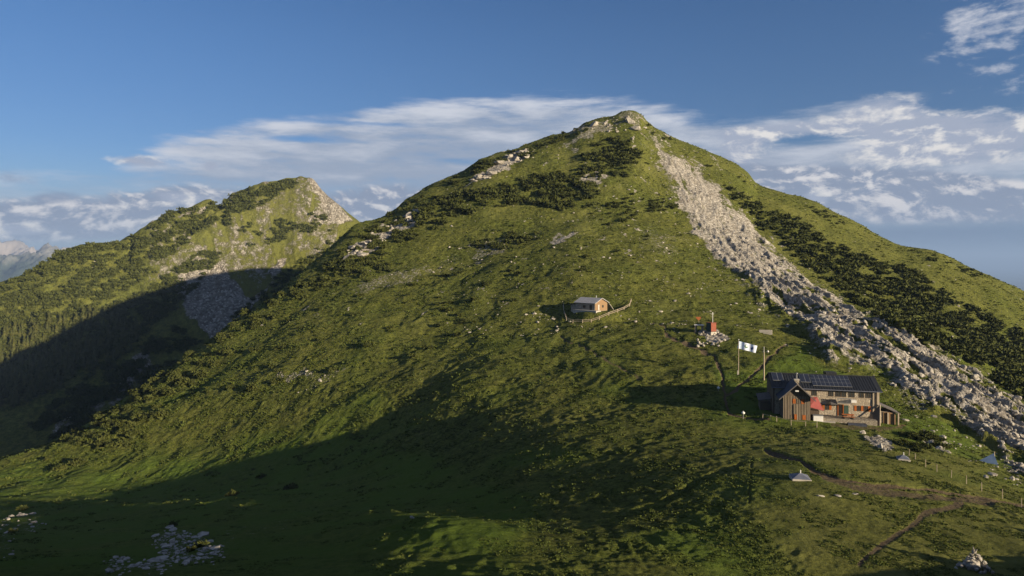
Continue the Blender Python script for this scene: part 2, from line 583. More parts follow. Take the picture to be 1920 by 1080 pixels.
# ------------------------------------------------------------------ main terrain (saddle, meadow and the big mountain)
SIL = [(-700, 893), (-300, 885), (-100, 868), (0, 856), (60, 838), (100, 822), (150, 800), (200, 770), (260, 732), (350, 668), (430, 610), (500, 560), (560, 512),
       (600, 482), (640, 446), (668, 422), (700, 408), (735, 394), (765, 374), (800, 353), (830, 341), (870, 322), (905, 300), (940, 286),
       (965, 280), (985, 272), (1015, 264), (1045, 256), (1065, 252), (1100, 234), (1125, 227), (1150, 222), (1165, 216), (1182, 213),
       (1200, 221), (1214, 235), (1240, 250), (1280, 268), (1330, 288), (1370, 308), (1400, 328), (1420, 350), (1460, 362), (1510, 376),
       (1560, 398), (1600, 416), (1650, 440), (1680, 455), (1715, 466), (1750, 474), (1790, 490), (1830, 506), (1870, 522), (1920, 545),
       (2050, 590), (2300, 660), (3000, 850), (3800, 960)]
T = {  # column: (depth, image row) of bottom, B..H ; ridge depth
    -700: [(50, 1095), (82, 1015), (118, 965), (155, 932), (178, 915), (192, 905), (202, 900), (210, 896), 218],
    -300: [(49, 1090), (78, 1010), (112, 960), (150, 924), (176, 906), (191, 898), (201, 893), (209, 889), 217],
    0: [(54, 1086), (92, 1010), (136, 955), (176, 914), (190, 890), (197, 876), (199, 868), (207, 862), 215],
    100: [(53, 1086), (90, 1010), (134, 955), (176, 908), (191, 882), (199, 864), (204, 849), (213, 836), 222],
    230: [(52, 1086), (86, 1010), (128, 954), (174, 902), (192, 866), (201, 838), (208, 805), (220, 778), 236],
    400: [(49, 1086), (77, 1012), (115, 950), (165, 893), (183, 846), (194, 798), (206, 746), (230, 692), 263],
    600: [(47, 1086), (72, 1013), (108, 950), (155, 884), (173, 828), (185, 762), (210, 678), (262, 578), 322],
    760: [(46, 1086), (67, 1014), (97, 949), (133, 878), (156, 818), (175, 740), (210, 640), (277, 510), 372],
    960: [(46, 1086), (62, 1015), (85, 946), (108, 870), (134, 798), (163, 714), (206, 610), (288, 450), 412],
    1180: [(49, 1086), (60.5, 1016), (77, 944), (98, 860), (127, 778), (157, 690), (202, 582), (300, 395), 436],
    1300: [(51, 1086), (60, 1016), (72.5, 944), (90, 872), (118, 795), (147, 708), (188, 616), (288, 440), 424],
    1400: [(52, 1086), (60, 1016), (70.5, 944), (85, 880), (116, 802), (142, 718), (182, 622), (280, 482), 405],
    1550: [(53, 1086), (60, 1016), (69, 945), (81, 882), (112, 806), (140, 722), (186, 625), (268, 526), 385],
    1700: [(53, 1086), (60.5, 1016), (70.5, 950), (84, 890), (112, 812), (140, 738), (186, 648), (255, 572), 360],
    1800: [(53, 1086), (61, 1016), (71.5, 954), (83, 908), (108, 838), (140, 764), (186, 684), (246, 614), 344],
    1920: [(53, 1086), (61.5, 1018), (71.5, 962), (81, 938), (106, 880), (140, 812), (186, 738), (242, 672), 332],
    2300: [(40, 1130), (50, 1090), (61, 1060), (72, 1045), (106, 960), (140, 908), (186, 838), (242, 768), 332],
    3000: [(38, 1330), (48, 1300), (60, 1260), (72, 1230), (106, 1160), (140, 1090), (186, 1000), (242, 940), 332],
    3800: [(38, 1480), (48, 1450), (60, 1420), (72, 1390), (106, 1280), (140, 1180), (186, 1080), (242, 1040), 332],
}
cols_in = np.arange(-45, 1966, 1.5)
U = np.concatenate([np.arange(-700, -45, 14.0), cols_in, np.arange(1966, 2200, 5.0), np.arange(2200, 3801, 40.0)])
uc = np.array(sorted(T))
rowsY, rowsV = [], []
for k in range(8):
    rowsY.append(pchip1(uc, [T[u][k][0] for u in uc], U))
    rowsV.append(pchip1(uc, [T[u][k][1] for u in uc], U))
yr = pchip1(uc, [T[u][8] for u in uc], U)
ug = np.arange(-700, 3801, 10.0)                    # soften the joints between control columns
kern = np.exp(-0.5 * (np.arange(-24, 25) * 10 / 75.0) ** 2); kern /= kern.sum()
def soften(a):
    q = np.interp(ug, U, a)
    return np.interp(U, ug, np.convolve(np.pad(q, 24, mode='edge'), kern, 'valid'))
rowsY = [soften(a) for a in rowsY]
rowsV = [soften(a) for a in rowsV]
yr = soften(yr)
rowsY.append(yr)
rowsV.append(pchip1([p[0] for p in SIL], [p[1] for p in SIL], U))
Yc = np.array(rowsY); Vc = np.array(rowsV)
Zc = -(Vc - V0) / F * Yc
ridge_z = Zc[-1]
back = [(22, 9), (70, 52), (180, 150), (420, 330), (1500, 760)]
slow = sm(U, 700, 960) * sm(U, 1500, 1350)
for (dy, dz), (dy2, dz2) in zip(back, [(60, 7), (140, 42), (260, 170), (480, 340), (1500, 760)]):
    Yc = np.vstack([Yc, (yr + dy + (dy2 - dy) * slow)[None]])
    dz = dz + (dz2 - dz) * slow
    Zc = np.vstack([Zc, np.minimum(ridge_z - dz, Zc[-1] - 3)[None] if dy < 1500 else np.full((1, len(U)), -760.0)])
lat = (U - U0) / F
# ground under and behind the camera
z30 = Zc[0]
fall = 3.0 * np.abs(lat) + 9.0 * np.clip(lat, 0, None)
front = [(-90, 14.0 - fall), (-40, 5.0 - fall), (-8, -0.9 - fall), (3, -2.2 - fall), (16, np.minimum(0.42 * z30 - 0.4, -7.0 - fall))]
Yc = np.vstack([np.array([np.full(len(U), y) for y, _ in front]), Yc])
Zc = np.vstack([np.array([z for _, z in front]), Zc])
counts = [6, 8, 10, 20, 40, 56, 58, 66, 72, 72, 78, 120, 160, 36, 16, 8, 4, 3]
GY_, GZ_ = loft(Yc, Zc, counts)
NR, NC = GY_.shape
scl = np.where(GY_ < 30, 30.0, GY_)
GX_ = (U - U0)[None, :] / F * scl
PU = U0 + F * GX_ / np.maximum(GY_, 5.0)             # where the smooth terrain lies in the photograph
PV = V0 - F * GZ_ / np.maximum(GY_, 5.0)
beyond = GY_ > (yr[None, :] + 1.0)
near = GY_ < 24

# --- ground cover masks, drawn once on the hillside
wu = PU + 16 * perlin(GX_ / 9.0, GY_ / 9.0, 3) + 9 * perlin(GX_ / 3.1, GY_ / 3.1, 4)
wv = PV + 12 * perlin(GX_ / 9.0 + 50, GY_ / 9.0, 5) + 7 * perlin(GX_ / 3.1 + 9, GY_ / 3.1, 6)
BAND = [(1196, 222), (1214, 236), (1250, 270), (1292, 305), (1335, 360), (1390, 410), (1452, 446), (1470, 480), (1560, 545), (1630, 592), (1700, 622),
        (1760, 655), (1830, 690), (1880, 735), (1960, 790), (2190, 960), (2190, 1085), (1960, 930), (1905, 905), (1850, 850), (1800, 800), (1745, 775), (1690, 752), (1655, 715),
        (1600, 700), (1560, 690), (1520, 650), (1490, 612), (1440, 588), (1400, 556), (1365, 510), (1330, 470), (1285, 410), (1250, 350), (1222, 296), (1208, 258)]
SCREE = [(1244, 285), (1300, 303), (1345, 350), (1400, 412), (1455, 472), (1485, 540), (1430, 556), (1356, 500), (1304, 440), (1266, 370)]
def rmask(poly, feather, amt=1.0):
    return amt * sm(poly_sd(wu, wv, poly), -feather, feather)
front_side = ~beyond & (GY_ > 20)
rock = rmask(BAND, 34, 0.66)
rock = np.maximum(rock, rmask(SCREE, 24, 0.86))
# grassy tongues inside the band
tong = fbm(GX_ / 5.0, GY_ / 26.0, 4, 21)
rock *= 1 - 0.95 * sm(tong + 0.5 * fbm(GX_ / 2.4, GY_ / 3.2, 2, 23), 0.02, 0.30) * (0.4 + 0.6 * sm(PV, 480, 620))
patches = [
    ([(948, 288), (985, 276), (1000, 290), (950, 318), (900, 345), (872, 350), (905, 318)], 10, 0.78),
    ([(1092, 240), (1150, 226), (1160, 240), (1120, 258), (1070, 285), (1055, 280)], 6, 0.50),
    ([(1152, 222), (1182, 212), (1206, 224), (1212, 246), (1190, 240), (1160, 238)], 6, 0.46),
    ([(640, 478), (700, 436), (770, 398), (800, 390), (760, 430), (700, 470), (655, 496)], 10, 0.72),
    ([(1030, 452), (1075, 430), (1092, 436), (1068, 462), (1036, 466)], 8, 0.62),
    ([(1070, 332), (1120, 322), (1160, 336), (1120, 346), (1080, 345)], 5, 0.55),
    ([(1196, 405), (1260, 430), (1282, 480), (1250, 500), (1200, 470)], 16, 0.40),
    ([(650, 545), (760, 505), (860, 470), (870, 480), (760, 530), (680, 560)], 10, 0.44),
    ([(880, 468), (960, 440), (980, 455), (900, 492)], 8, 0.46),
    ([(510, 705), (580, 690), (600, 705), (540, 730)], 8, 0.45),
    ([(590, 690), (640, 680), (660, 700), (600, 730), (540, 750)], 8, 0.38),
    ([(-20, 965), (60, 960), (90, 985), (40, 1010), (20, 1040), (-20, 1040)], 9, 0.36),
    ([(282, 1000), (330, 985), (385, 1005), (440, 1040), (400, 1058), (300, 1062)], 9, 0.40),
    ([(400, 1005), (480, 985), (560, 962), (640, 957), (640, 968), (560, 985), (500, 1008), (420, 1035)], 6, 0.33),
    ([(190, 1048), (300, 1050), (330, 1075), (200, 1080)], 8, 0.42),
    ([(1610, 812), (1640, 806), (1665, 830), (1668, 852), (1640, 840)], 5, 0.60),
    ([(1720, 800), (1760, 815), (1790, 850), (1760, 850), (1735, 828)], 6, 0.50),
    ([(1300, 622), (1340, 620), (1372, 650), (1350, 652), (1305, 640)], 4, 0.62),
]
for p, fe, am in patches:
    rock = np.maximum(rock, rmask(p, fe, am))
sp = fbm(GX_ / 7.0, GY_ / 7.0, 3, 31) + 0.6 * fbm(GX_ / 1.6, GY_ / 1.6, 2, 33)
upper = sm(PV, 560, 440) * sm(PU, 900, 1150) * sm(PU, 1420, 1380)
rock = np.maximum(rock, 0.62 * sm(sp, 0.30, 0.55) * upper)
rock = np.maximum(rock, 0.55 * sm(sp, 0.42, 0.62) * sm(PV, 700, 600))
rock *= front_side
rock = np.where(beyond, 0.35 * sm(sp, 0.1, 0.5), rock)

soil = np.zeros_like(rock)
trench = np.zeros_like(rock)
def path(pts, wpx, amt, dep):
    global soil, trench
    w = wpx * (1 + 0.35 * perlin(GX_ / 4.0, GY_ / 4.0, 17))
    d = line_d(PU + 3.5 * perlin(GX_ / 3.0, GY_ / 3.0, 18), PV + 2.5 * perlin(GX_ / 3.0, GY_ / 3.0, 19), pts)
    f = sm(d, w * 1.5, w * 0.5) * front_side
    soil = np.maximum(soil, f * amt)
    trench = np.maximum(trench, f * dep)
path([(1436, 846), (1462, 856), (1500, 864), (1530, 884), (1575, 896), (1640, 908), (1720, 917), (1800, 926), (1930, 950)], 3.6, 0.85, 0.30)
path([(1545, 892), (1600, 912), (1680, 925), (1760, 934), (1860, 944)], 7, 0.55, 0.15)
path([(1246, 628), (1262, 640), (1300, 655), (1338, 668), (1352, 700), (1360, 740), (1364, 772), (1395, 782), (1440, 790)], 2.6, 0.75, 0.25)
path([(1362, 742), (1400, 716), (1432, 690), (1455, 668), (1474, 645)], 2.6, 0.75, 0.25)
path([(1050, 625), (1100, 655), (1150, 685), (1200, 712)], 2.4, 0.5, 0.15)
path([(1222, 598), (1245, 608), (1250, 628)], 2.0, 0.6, 0.15)
path([(1612, 1062), (1630, 1040), (1668, 1012), (1712, 985), (1730, 965), (1800, 950)], 6, 0.6, 0.05)
path([(1410, 862), (1406, 910), (1404, 945)], 1.6, 0.4, 0.16)
path([(620, 962), (760, 966), (900, 968), (1060, 972), (1180, 966), (1250, 940), (1310, 905), (1390, 870)], 5, 0.20, 0.20)
path([(1560, 795), (1600, 800), (1650, 803), (1690, 800)], 5, 0.5, 0.0)
soil = np.maximum(soil, 0.45 * sm(poly_sd(wu, wv, [(1600, 895), (1700, 915), (1780, 930), (1760, 945), (1650, 930)]), -8, 8))
soil *= ~beyond
lush = sm(fbm(GX_ / 30.0, GY_ / 30.0, 3, 41), 0.0, 0.5) * sm(PV, 560, 800) * 0.8
lush = np.maximum(lush, 0.8 * sm(poly_sd(wu, wv, [(1330, 690), (1440, 690), (1500, 640), (1540, 690), (1660, 750), (1820, 800), (1860, 870), (1700, 840), (1640, 800), (1400, 800)]), -10, 20))
lush = np.maximum(lush, (0.55 + 0.4 * sm(fbm(GX_ / 12.0, GY_ / 12.0, 3, 47), -0.3, 0.3)) * sm(poly_sd(wu, wv, [(-40, 866), (230, 862), (560, 800), (760, 830), (920, 880), (1040, 950), (960, 1100), (-40, 1100)]), -20, 40))
lush *= front_side
dry_lit = sm(fbm(GX_ / 22.0, GY_ / 22.0, 4, 43), 0.02, 0.45) * (0.35 + 0.5 * sm(PV, 640, 380))
dry_lit = np.maximum(dry_lit, 0.4 * sm(PU, 1400, 1600) * sm(PV, 620, 480))
dry_lit = np.maximum(dry_lit, (0.55 + 0.45 * sm(fbm(GX_ / 6.0, GY_ / 6.0, 3, 45), -0.2, 0.3)) * sm(PU, 1250, 1450) * sm(PV, 770, 830))  # pale dry grass, also lightened here to stand in for weak sun

# --- relief: humps, terracettes, tufts, broken rock
px_len = np.maximum(GY_, 20) * 1.5 / F
dyr = np.abs(np.gradient(GY_, axis=0))
cell = np.maximum(px_len, 0.55 * dyr)
def amp(lam):
    return sm(lam / cell, 2.2, 5.0)
fade_near = sm(GY_, 10, 34)
disp = np.zeros_like(GX_)
grassy = 1 - 0.55 * rock
mid = sm(GY_, 90, 190)
disp += 2.2 * mid * perlin(GX_ / 46.0, GY_ / 46.0, 51)
disp += (0.30 + 0.95 * mid) * fbm(GX_ / 19.0, GY_ / 19.0, 2, 52)
tl = fbm(GX_ / 11.0, GY_ / 11.0, 2, 53)
disp += (0.16 + 0.34 * mid) * perlin(GX_ / 8.5, GY_ / 8.5, 54) * amp(8.5)
disp += (0.05 + 0.23 * mid) * ridged(GX_ / 5.2 + tl, GY_ / 5.2, 1, 55) * grassy * amp(5.2)
tuft = (1 - 0.5 * sm(PU, 1150, 1450) * sm(PV, 780, 860)) * (0.55 + 0.9 * sm(fbm(GX_ / 14.0, GY_ / 14.0, 2, 56), -0.2, 0.4))
disp += 0.16 * perlin(GX_ / 2.3, GY_ / 2.3, 57) * grassy * amp(2.3) * tuft
disp += 0.12 * perlin(GX_ / 1.1, GY_ / 1.1, 58) * grassy * amp(1.1) * tuft
disp += 0.085 * perlin(GX_ / 0.55, GY_ / 0.55, 59) * grassy * amp(0.55) * tuft
# terracettes trodden along the slope
tz = GZ_ + 0.8 * perlin(GX_ / 7.0, GY_ / 7.0, 61)
terr = np.abs(((tz / 1.25) % 1.0) - 0.5) * 2
disp += 0.16 * terr * mid * sm(PU, 1250, 900) * sm(PV, 520, 600) * grassy
rs = np.clip(rock * 1.2, 0, 1) * front_side
cxr, cyr = GX_ + 0.12 * GY_, GY_
strata = ridged(cxr / 6.5 + 0.6 * perlin(cxr / 18, cyr / 18, 71), cyr / 40.0, 3, 72)
inband = sm(poly_sd(wu, wv, BAND), -6, 26)
lowband = sm(PV, 400, 560)
disp += inband * (0.5 + 2.0 * lowband) * strata * (0.35 + 0.65 * sm(GY_, 60, 140))
disp += rs * inband * 1.1 * ridged(GX_ / 7.5, GY_ / 11.0, 2, 73) * sm(GY_, 60, 130)
disp += rs * (0.28 + 0.35 * inband) * ridged(GX_ / 2.6, GY_ / 3.4, 2, 75) * amp(2.6)
disp += rs * 0.30 * ridged(GX_ / 1.2, GY_ / 1.5, 1, 77) * amp(1.2)
disp += rs * 0.16 * perlin(GX_ / 0.6, GY_ / 0.6, 78) * amp(0.6)
# knobbly skyline of the summit ridge
crest = sm(np.abs(GY_ - yr[None, :]), 22, 0)
disp += crest * 1.3 * fbm(GX_ / 6.0, GY_ / 9.0, 3, 79) * sm(PU, 600, 760) * sm(PU, 1480, 1380)
# knoll in the foreground and dip behind it
kn = np.exp(-(((PU - 800) / 170) ** 2 + ((PV - 1012) / 26) ** 2))
disp += 2.2 * kn
kn2 = np.exp(-(((PU - 660) / 160) ** 2 + ((PV - 972) / 9) ** 2))
disp += 0.7 * kn2
disp *= fade_near
disp -= trench
# level building plots
def plot(cx, cy, z, r0, r1):
    global GZ_, disp
    w = sm(np.hypot(GX_ - cx, GY_ - cy), r1, r0)
    tot = GZ_ + disp
    disp = tot * (1 - w) + z * w - GZ_
HUT_ANG = R(14)
HX, HY, HZ = (1545 - U0) / F * 121.0, 121.0, -28.4
ca, sa = math.cos(HUT_ANG), math.sin(HUT_ANG)
def hut_plot():
    global disp
    lx = (GX_ - HX) * ca - (GY_ - HY) * sa
    ly = (GX_ - HX) * sa + (GY_ - HY) * ca
    d = np.maximum(np.abs(lx - 1.0) - 10.5, np.abs(ly - 2.8) - 6.8)
    w = sm(d, 3.2, 0.0)
    tot = GZ_ + disp
    tgt = HZ - 0.05 - 0.045 * np.clip(lx, -12, 12)
    tgt = tgt + 0.10 * perlin(GX_ / 1.4, GY_ / 1.4, 80)
    disp = tot * (1 - w) + tgt * w - GZ_
hut_plot()
SY = 205.0
SX, SZ = (1127 - U0) / F * SY, -(583 - V0) / F * SY
plot(SX, SY + 2, SZ, 6.0, 10.0)
TZ = GZ_ + disp
FU = U0 + F * GX_ / np.maximum(GY_, 5.0)
FV = V0 - F * TZ / np.maximum(GY_, 5.0)
me = big_mesh('hillside', np.stack([GX_, GY_, TZ], -1).reshape(-1, 3), grid_quads(NR, NC))
for nm, a in (('rock', rock), ('soil', soil), ('dry_lit', dry_lit), ('lush', lush)):
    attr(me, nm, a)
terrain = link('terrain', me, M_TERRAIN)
tag(terrain, 'steep green mountain with a pale rock band above a grassy saddle', 'mountain', kind='structure')

r_first = int(np.argmax(GY_[:, NC // 2] > 20))
run_min = np.minimum.accumulate(np.where(GY_ > 20, FV, 9e9), axis=0)
VIS = (FV <= run_min + 1.5) & (GY_ > 20) & ~beyond


def at(u, v):
    """ground point of the hillside seen at photo pixel (u, v)"""
    c = int(np.argmin(np.abs(U - u)))
    col = np.where(VIS[:, c], np.abs(FV[:, c] - v), 1e9)
    r = int(np.argmin(col))
    return np.array([GX_[r, c], GY_[r, c], TZ[r, c]])


def ground_z(x, y):
    u = U0 + F * x / y
    c = int(np.argmin(np.abs(U - u)))
    return float(np.interp(y, GY_[:, c], TZ[:, c]))


# ------------------------------------------------------------------ second peak on the left
SIL2 = [(-500, 590), (-200, 560), (-60, 540), (0, 530), (40, 518), (70, 505), (100, 483), (130, 466), (160, 458), (190, 457), (215, 456), (240, 444), (265, 430), (300, 411),
        (318, 400), (340, 397), (370, 385), (396, 376), (412, 379), (440, 365), (475, 350), (510, 344), (545, 335), (578, 337), (592, 346), (606, 364),
        (622, 378), (640, 392), (655, 404), (668, 412), (690, 428), (720, 446), (800, 500), (1000, 600)]
T2 = {  # foot(hidden), lower, mid, upper, ridge depth
    -500: [(420, 1010), (520, 860), (580, 760), (630, 670), 680],
    -200: [(440, 1000), (540, 850), (600, 740), (650, 640), 700],
    0: [(460, 980), (560, 840), (620, 730), (665, 630), 710],
    200: [(480, 960), (580, 830), (650, 700), (705, 580), 755],
    400: [(500, 940), (610, 800), (690, 660), (760, 530), 820],
    560: [(520, 900), (640, 760), (725, 620), (800, 480), 862],
    660: [(540, 860), (660, 720), (740, 600), (805, 500), 865],
    800: [(560, 850), (680, 720), (760, 620), (820, 560), 880],
    1000: [(560, 850), (680, 740), (760, 680), (820, 640), 880],
}
U2 = np.concatenate([np.arange(-500, -30, 8.0), np.arange(-30, 720, 1.6), np.arange(720, 1001, 6.0)])
u2 = np.array(sorted(T2))
Y2 = [pchip1(u2, [T2[u][k][0] for u in u2], U2) for k in range(4)] + [pchip1(u2, [T2[u][4] for u in u2], U2)]
V2 = [pchip1(u2, [T2[u][k][1] for u in u2], U2) for k in range(4)] + [pchip1([p[0] for p in SIL2], [p[1] for p in SIL2], U2)]
Y2 = np.array(Y2); Z2 = -(np.array(V2) - V0) / F * Y2
for dy, dz in ((35, 16), (120, 90), (400, 330)):
    Y2 = np.vstack([Y2, Y2[4][None] + dy]); Z2 = np.vstack([Z2, Z2[4][None] - dz])
Y2 = np.vstack([Y2[0][None] - 160, Y2, Y2[4][None] + 1700]); Z2 = np.vstack([Z2[0][None] - 60, Z2, np.full((1, len(U2)), -760.0)])
P2Y, P2Z = loft(Y2, Z2, [6, 60, 100, 110, 130, 26, 14, 5, 3])
P2X = (U2 - U0)[None] / F * P2Y
Q_U = U0 + F * P2X / P2Y; Q_V = V0 - F * P2Z / P2Y
yr2 = Y2[5]
b2 = P2Y > yr2[None] + 1
wu2 = Q_U + 10 * perlin(P2X / 22.0, P2Y / 22.0, 103) + 5 * perlin(P2X / 8.0, P2Y / 8.0, 104)
wv2 = Q_V + 8 * perlin(P2X / 22.0 + 50, P2Y / 22.0, 105) + 4 * perlin(P2X / 8.0, P2Y / 8.0, 106)
rock2 = np.zeros_like(P2X)
for p, fe, am in [
    ([(575, 336), (600, 350), (640, 392), (670, 415), (640, 428), (600, 432), (560, 425), (600, 400), (590, 370), (570, 350)], 7, 0.60),
    ([(455, 372), (540, 352), (575, 362), (565, 400), (520, 420), (470, 410)], 14, 0.42),
    ([(322, 545), (365, 490), (412, 500), (445, 540), (472, 580), (452, 622), (400, 642), (350, 600)], 9, 0.80),
    ([(410, 620), (470, 575), (515, 540), (500, 560), (455, 605), (405, 632)], 6, 0.8),
    ([(495, 520), (530, 480), (545, 485), (520, 530)], 6, 0.65),
    ([(540, 455), (640, 440), (610, 470), (520, 490)], 10, 0.45),
    ([(395, 377), (410, 380), (380, 405), (340, 425), (320, 420)], 5, 0.5),
    ([(300, 440), (345, 415), (300, 465), (268, 490)], 5, 0.5),
    ([(255, 445), (262, 470), (240, 490), (238, 470)], 4, 0.5),
    ([(180, 488), (192, 484), (186, 500), (178, 504)], 3, 0.8), ([(140, 530), (158, 520), (150, 532)], 3, 0.8),
    ([(30, 655), (62, 640), (55, 652), (20, 668)], 3, 0.8), ([(0, 640), (20, 630), (10, 640)], 3, 0.7), ([(290, 500), (312, 480), (318, 488), (298, 505)], 4, 0.6),
    ([(240, 680), (260, 640), (300, 700), (250, 740), (200, 770), (190, 750)], 14, 0.5), ([(90, 800), (200, 740), (190, 770), (100, 830)], 10, 0.5),
]:
    rock2 = np.maximum(rock2, am * sm(poly_sd(wu2, wv2, p), -fe, fe))
ribs = ridged((P2X * 0.75 + P2Y * 0.55) / 34.0 + 0.7 * perlin(P2X / 70, P2Y / 70, 111), (P2X * 0.55 - P2Y * 0.75) / 170.0, 3, 112)
rock2 = np.maximum(rock2, 0.46 * sm(ribs, 0.44, 0.68) * sm(Q_V, 620, 520) * sm(Q_U, 180, 300))
rock2 = np.where(b2, 0.4, rock2)
d2 = 9.0 * ribs * sm(Q_V, 740, 560) * (0.5 + 0.5 * sm(Q_U, 150, 350))
d2 += 5.0 * fbm(P2X / 60.0, P2Y / 60.0, 2, 113) + 2.2 * fbm(P2X / 18.0, P2Y / 18.0, 2, 114) + 0.9 * perlin(P2X / 6.0, P2Y / 6.0, 116)
d2 += np.clip(rock2 * 1.3, 0, 1) * (2.2 * ridged(P2X / 11.0, P2Y / 16.0, 3, 117))
d2 *= np.where(b2, 0.4, 1) * (1 - 0.55 * sm(np.abs(P2Y - yr2[None]), 40, 0))
# gully below the forepeak keeps its own shade
gl = line_d(Q_U, Q_V, [(408, 380), (372, 415), (340, 450), (318, 480)])
d2 -= 9 * np.exp(-(gl / 9) ** 2)
gl2 = line_d(Q_U, Q_V, [(252, 448), (246, 470), (240, 485)])
d2 -= 9 * np.exp(-(gl2 / 8) ** 2)
TZ2 = P2Z + d2
dry2 = 0.45 * sm(Q_U, 250, 450) + 0.25
me2 = big_mesh('left_peak', np.stack([P2X, P2Y, TZ2], -1).reshape(-1, 3), grid_quads(*P2X.shape))
for nm, a in (('rock', rock2), ('soil', rock2 * 0), ('dry_lit', dry2 + 0 * P2X), ('lush', rock2 * 0)):
    attr(me2, nm, a)
peak2 = link('hill', me2, M_FAR)
tag(peak2, 'smaller rocky peak with sloping ledges behind the left shoulder', 'mountain', kind='structure')

# ------------------------------------------------------------------ valley floor, distant ranges
M_PLAIN = simple('distant_plain', (0.055, 0.075, 0.035), (0.10, 0.105, 0.06), 0.0012, detail=8.0, rough=0.95)
S = 60000.0
vm = bpy.data.meshes.new('valley')
vm.from_pydata([(-S, -8000, -755), (S, -8000, -755), (S, S, -755), (-S, S, -755)], [], [(0, 1, 2, 3)])
tag(link('ground', vm, M_PLAIN), 'hazy lowland plain far below the mountain', 'plain', kind='structure')


def mountain_mat(name, hi, lo, z0, z1):
    m, n, b = base_mat(name, 0.95, 0.05)
    geo = n.new('NewGeometry')
    sp_ = n.new('SeparateXYZ')
    n.t.links.new(geo.outputs['Position'], sp_.inputs[0])
    f = n.noise(geo.outputs['Position'], 0.006, 7.0, 0.65)
    h = n.math('ADD', sp_.outputs[2], n.math('MULTIPLY', n.math('SUBTRACT', f, 0.5), 420.0))
    n.put(b.inputs['Base Color'], n.mix(n.sstep(h, z0, z1), lo, hi))
    return m


def far_range(name, sil, y0, dpt, seed, mat, amp_, u0, u1, step):
    uu = np.arange(u0, u1, step)
    vv = np.interp(uu, [p[0] for p in sil], [p[1] for p in sil])
    zr = -(vv - V0) / F * y0
    t = np.linspace(-1, 0.8, 110)[:, None]
    base = -760.0
    prof = np.where(t < 0, 1 - np.abs(t) ** 0.85, 1 - np.abs(t / 0.8))
    yy = y0 + t * dpt
    xx = (uu - U0)[None] / F * yy
    rd = ridged(xx / 520.0, yy / 1100.0, 6, seed, 0.58)
    zz = base + (zr[None] - base) * prof + amp_ * (rd - 0.25) * sm(prof, 0.0, 0.4) * (0.12 + 0.88 * sm(np.abs(t), 0.0, 0.10))
    zz = zz + 0 * xx
    m_ = big_mesh(name, np.stack([xx, yy + 0 * xx, zz], -1).reshape(-1, 3), grid_quads(*zz.shape))
    return link('mountain', m_, mat)


MM1 = mountain_mat('pale_alpine_rock', (0.26, 0.235, 0.22), (0.05, 0.06, 0.05), -300, 40)
MM2 = mountain_mat('wooded_alpine_range', (0.21, 0.205, 0.195), (0.035, 0.048, 0.038), -60, 200)
o = far_range('far massif', [(-600, 470), (-300, 455), (-60, 462), (-20, 458), (0, 455), (14, 453), (28, 451), (40, 455), (52, 463), (70, 470), (84, 467), (104, 468), (130, 464),
              (150, 466), (180, 474), (215, 462), (235, 466), (300, 474), (500, 482), (700, 486)], 11000, 2600, 201, MM1, 300, -600, 700, 3.0)
tag(o, 'sunlit pale rock massif on the far left horizon', 'mountain', kind='structure')
o = far_range('near range', [(-600, 490), (-200, 478), (0, 484), (30, 478), (60, 482), (76, 470), (92, 462), (106, 463), (124, 472), (150, 484), (250, 494), (700, 500)],
              7400, 2000, 231, MM2, 260, -600, 700, 3.0)
tag(o, 'blue hazy range of rock and forest on the left skyline', 'mountain', kind='structure')

# ------------------------------------------------------------------ vegetation and stones
def at2(u, v):
    c = int(np.argmin(np.abs(U2 - u)))
    fv = V0 - F * TZ2[:, c] / P2Y[:, c]
    ok = (fv <= np.minimum.accumulate(fv) + 1.5) & ~b2[:, c]
    r = int(np.argmin(np.where(ok, np.abs(fv - v), 1e9)))
    return np.array([P2X[r, c], P2Y[r, c], TZ2[r, c]])


def in_poly(u, v, poly):
    return poly_sd(np.array([u], float), np.array([v], float), poly)[0] > 0


def sample(poly, n, finder=None, seed=0, clump=0.0):
    g = np.random.default_rng(seed)
    P = np.array(poly, float)
    lo, hi = P.min(0), P.max(0)
    uv = g.uniform(lo, hi, (n * 8, 2))
    keep = poly_sd(uv[:, 0], uv[:, 1], poly) > 0
    if clump:
        keep &= fbm(uv[:, 0] / 34.0, uv[:, 1] / 22.0, 2, seed + 5) > clump
    uv = uv[keep][:n]
    return [(finder or at)(u, v) for u, v in uv]


def rot_basis(g, n, up=0.35):
    """random leaf-card frames"""
    a = g.normal(size=(n, 3)); a /= np.linalg.norm(a, axis=1, keepdims=True)
    b = np.cross(a, g.normal(size=(n, 3))); b /= np.linalg.norm(b, axis=1, keepdims=True)
    return a, b


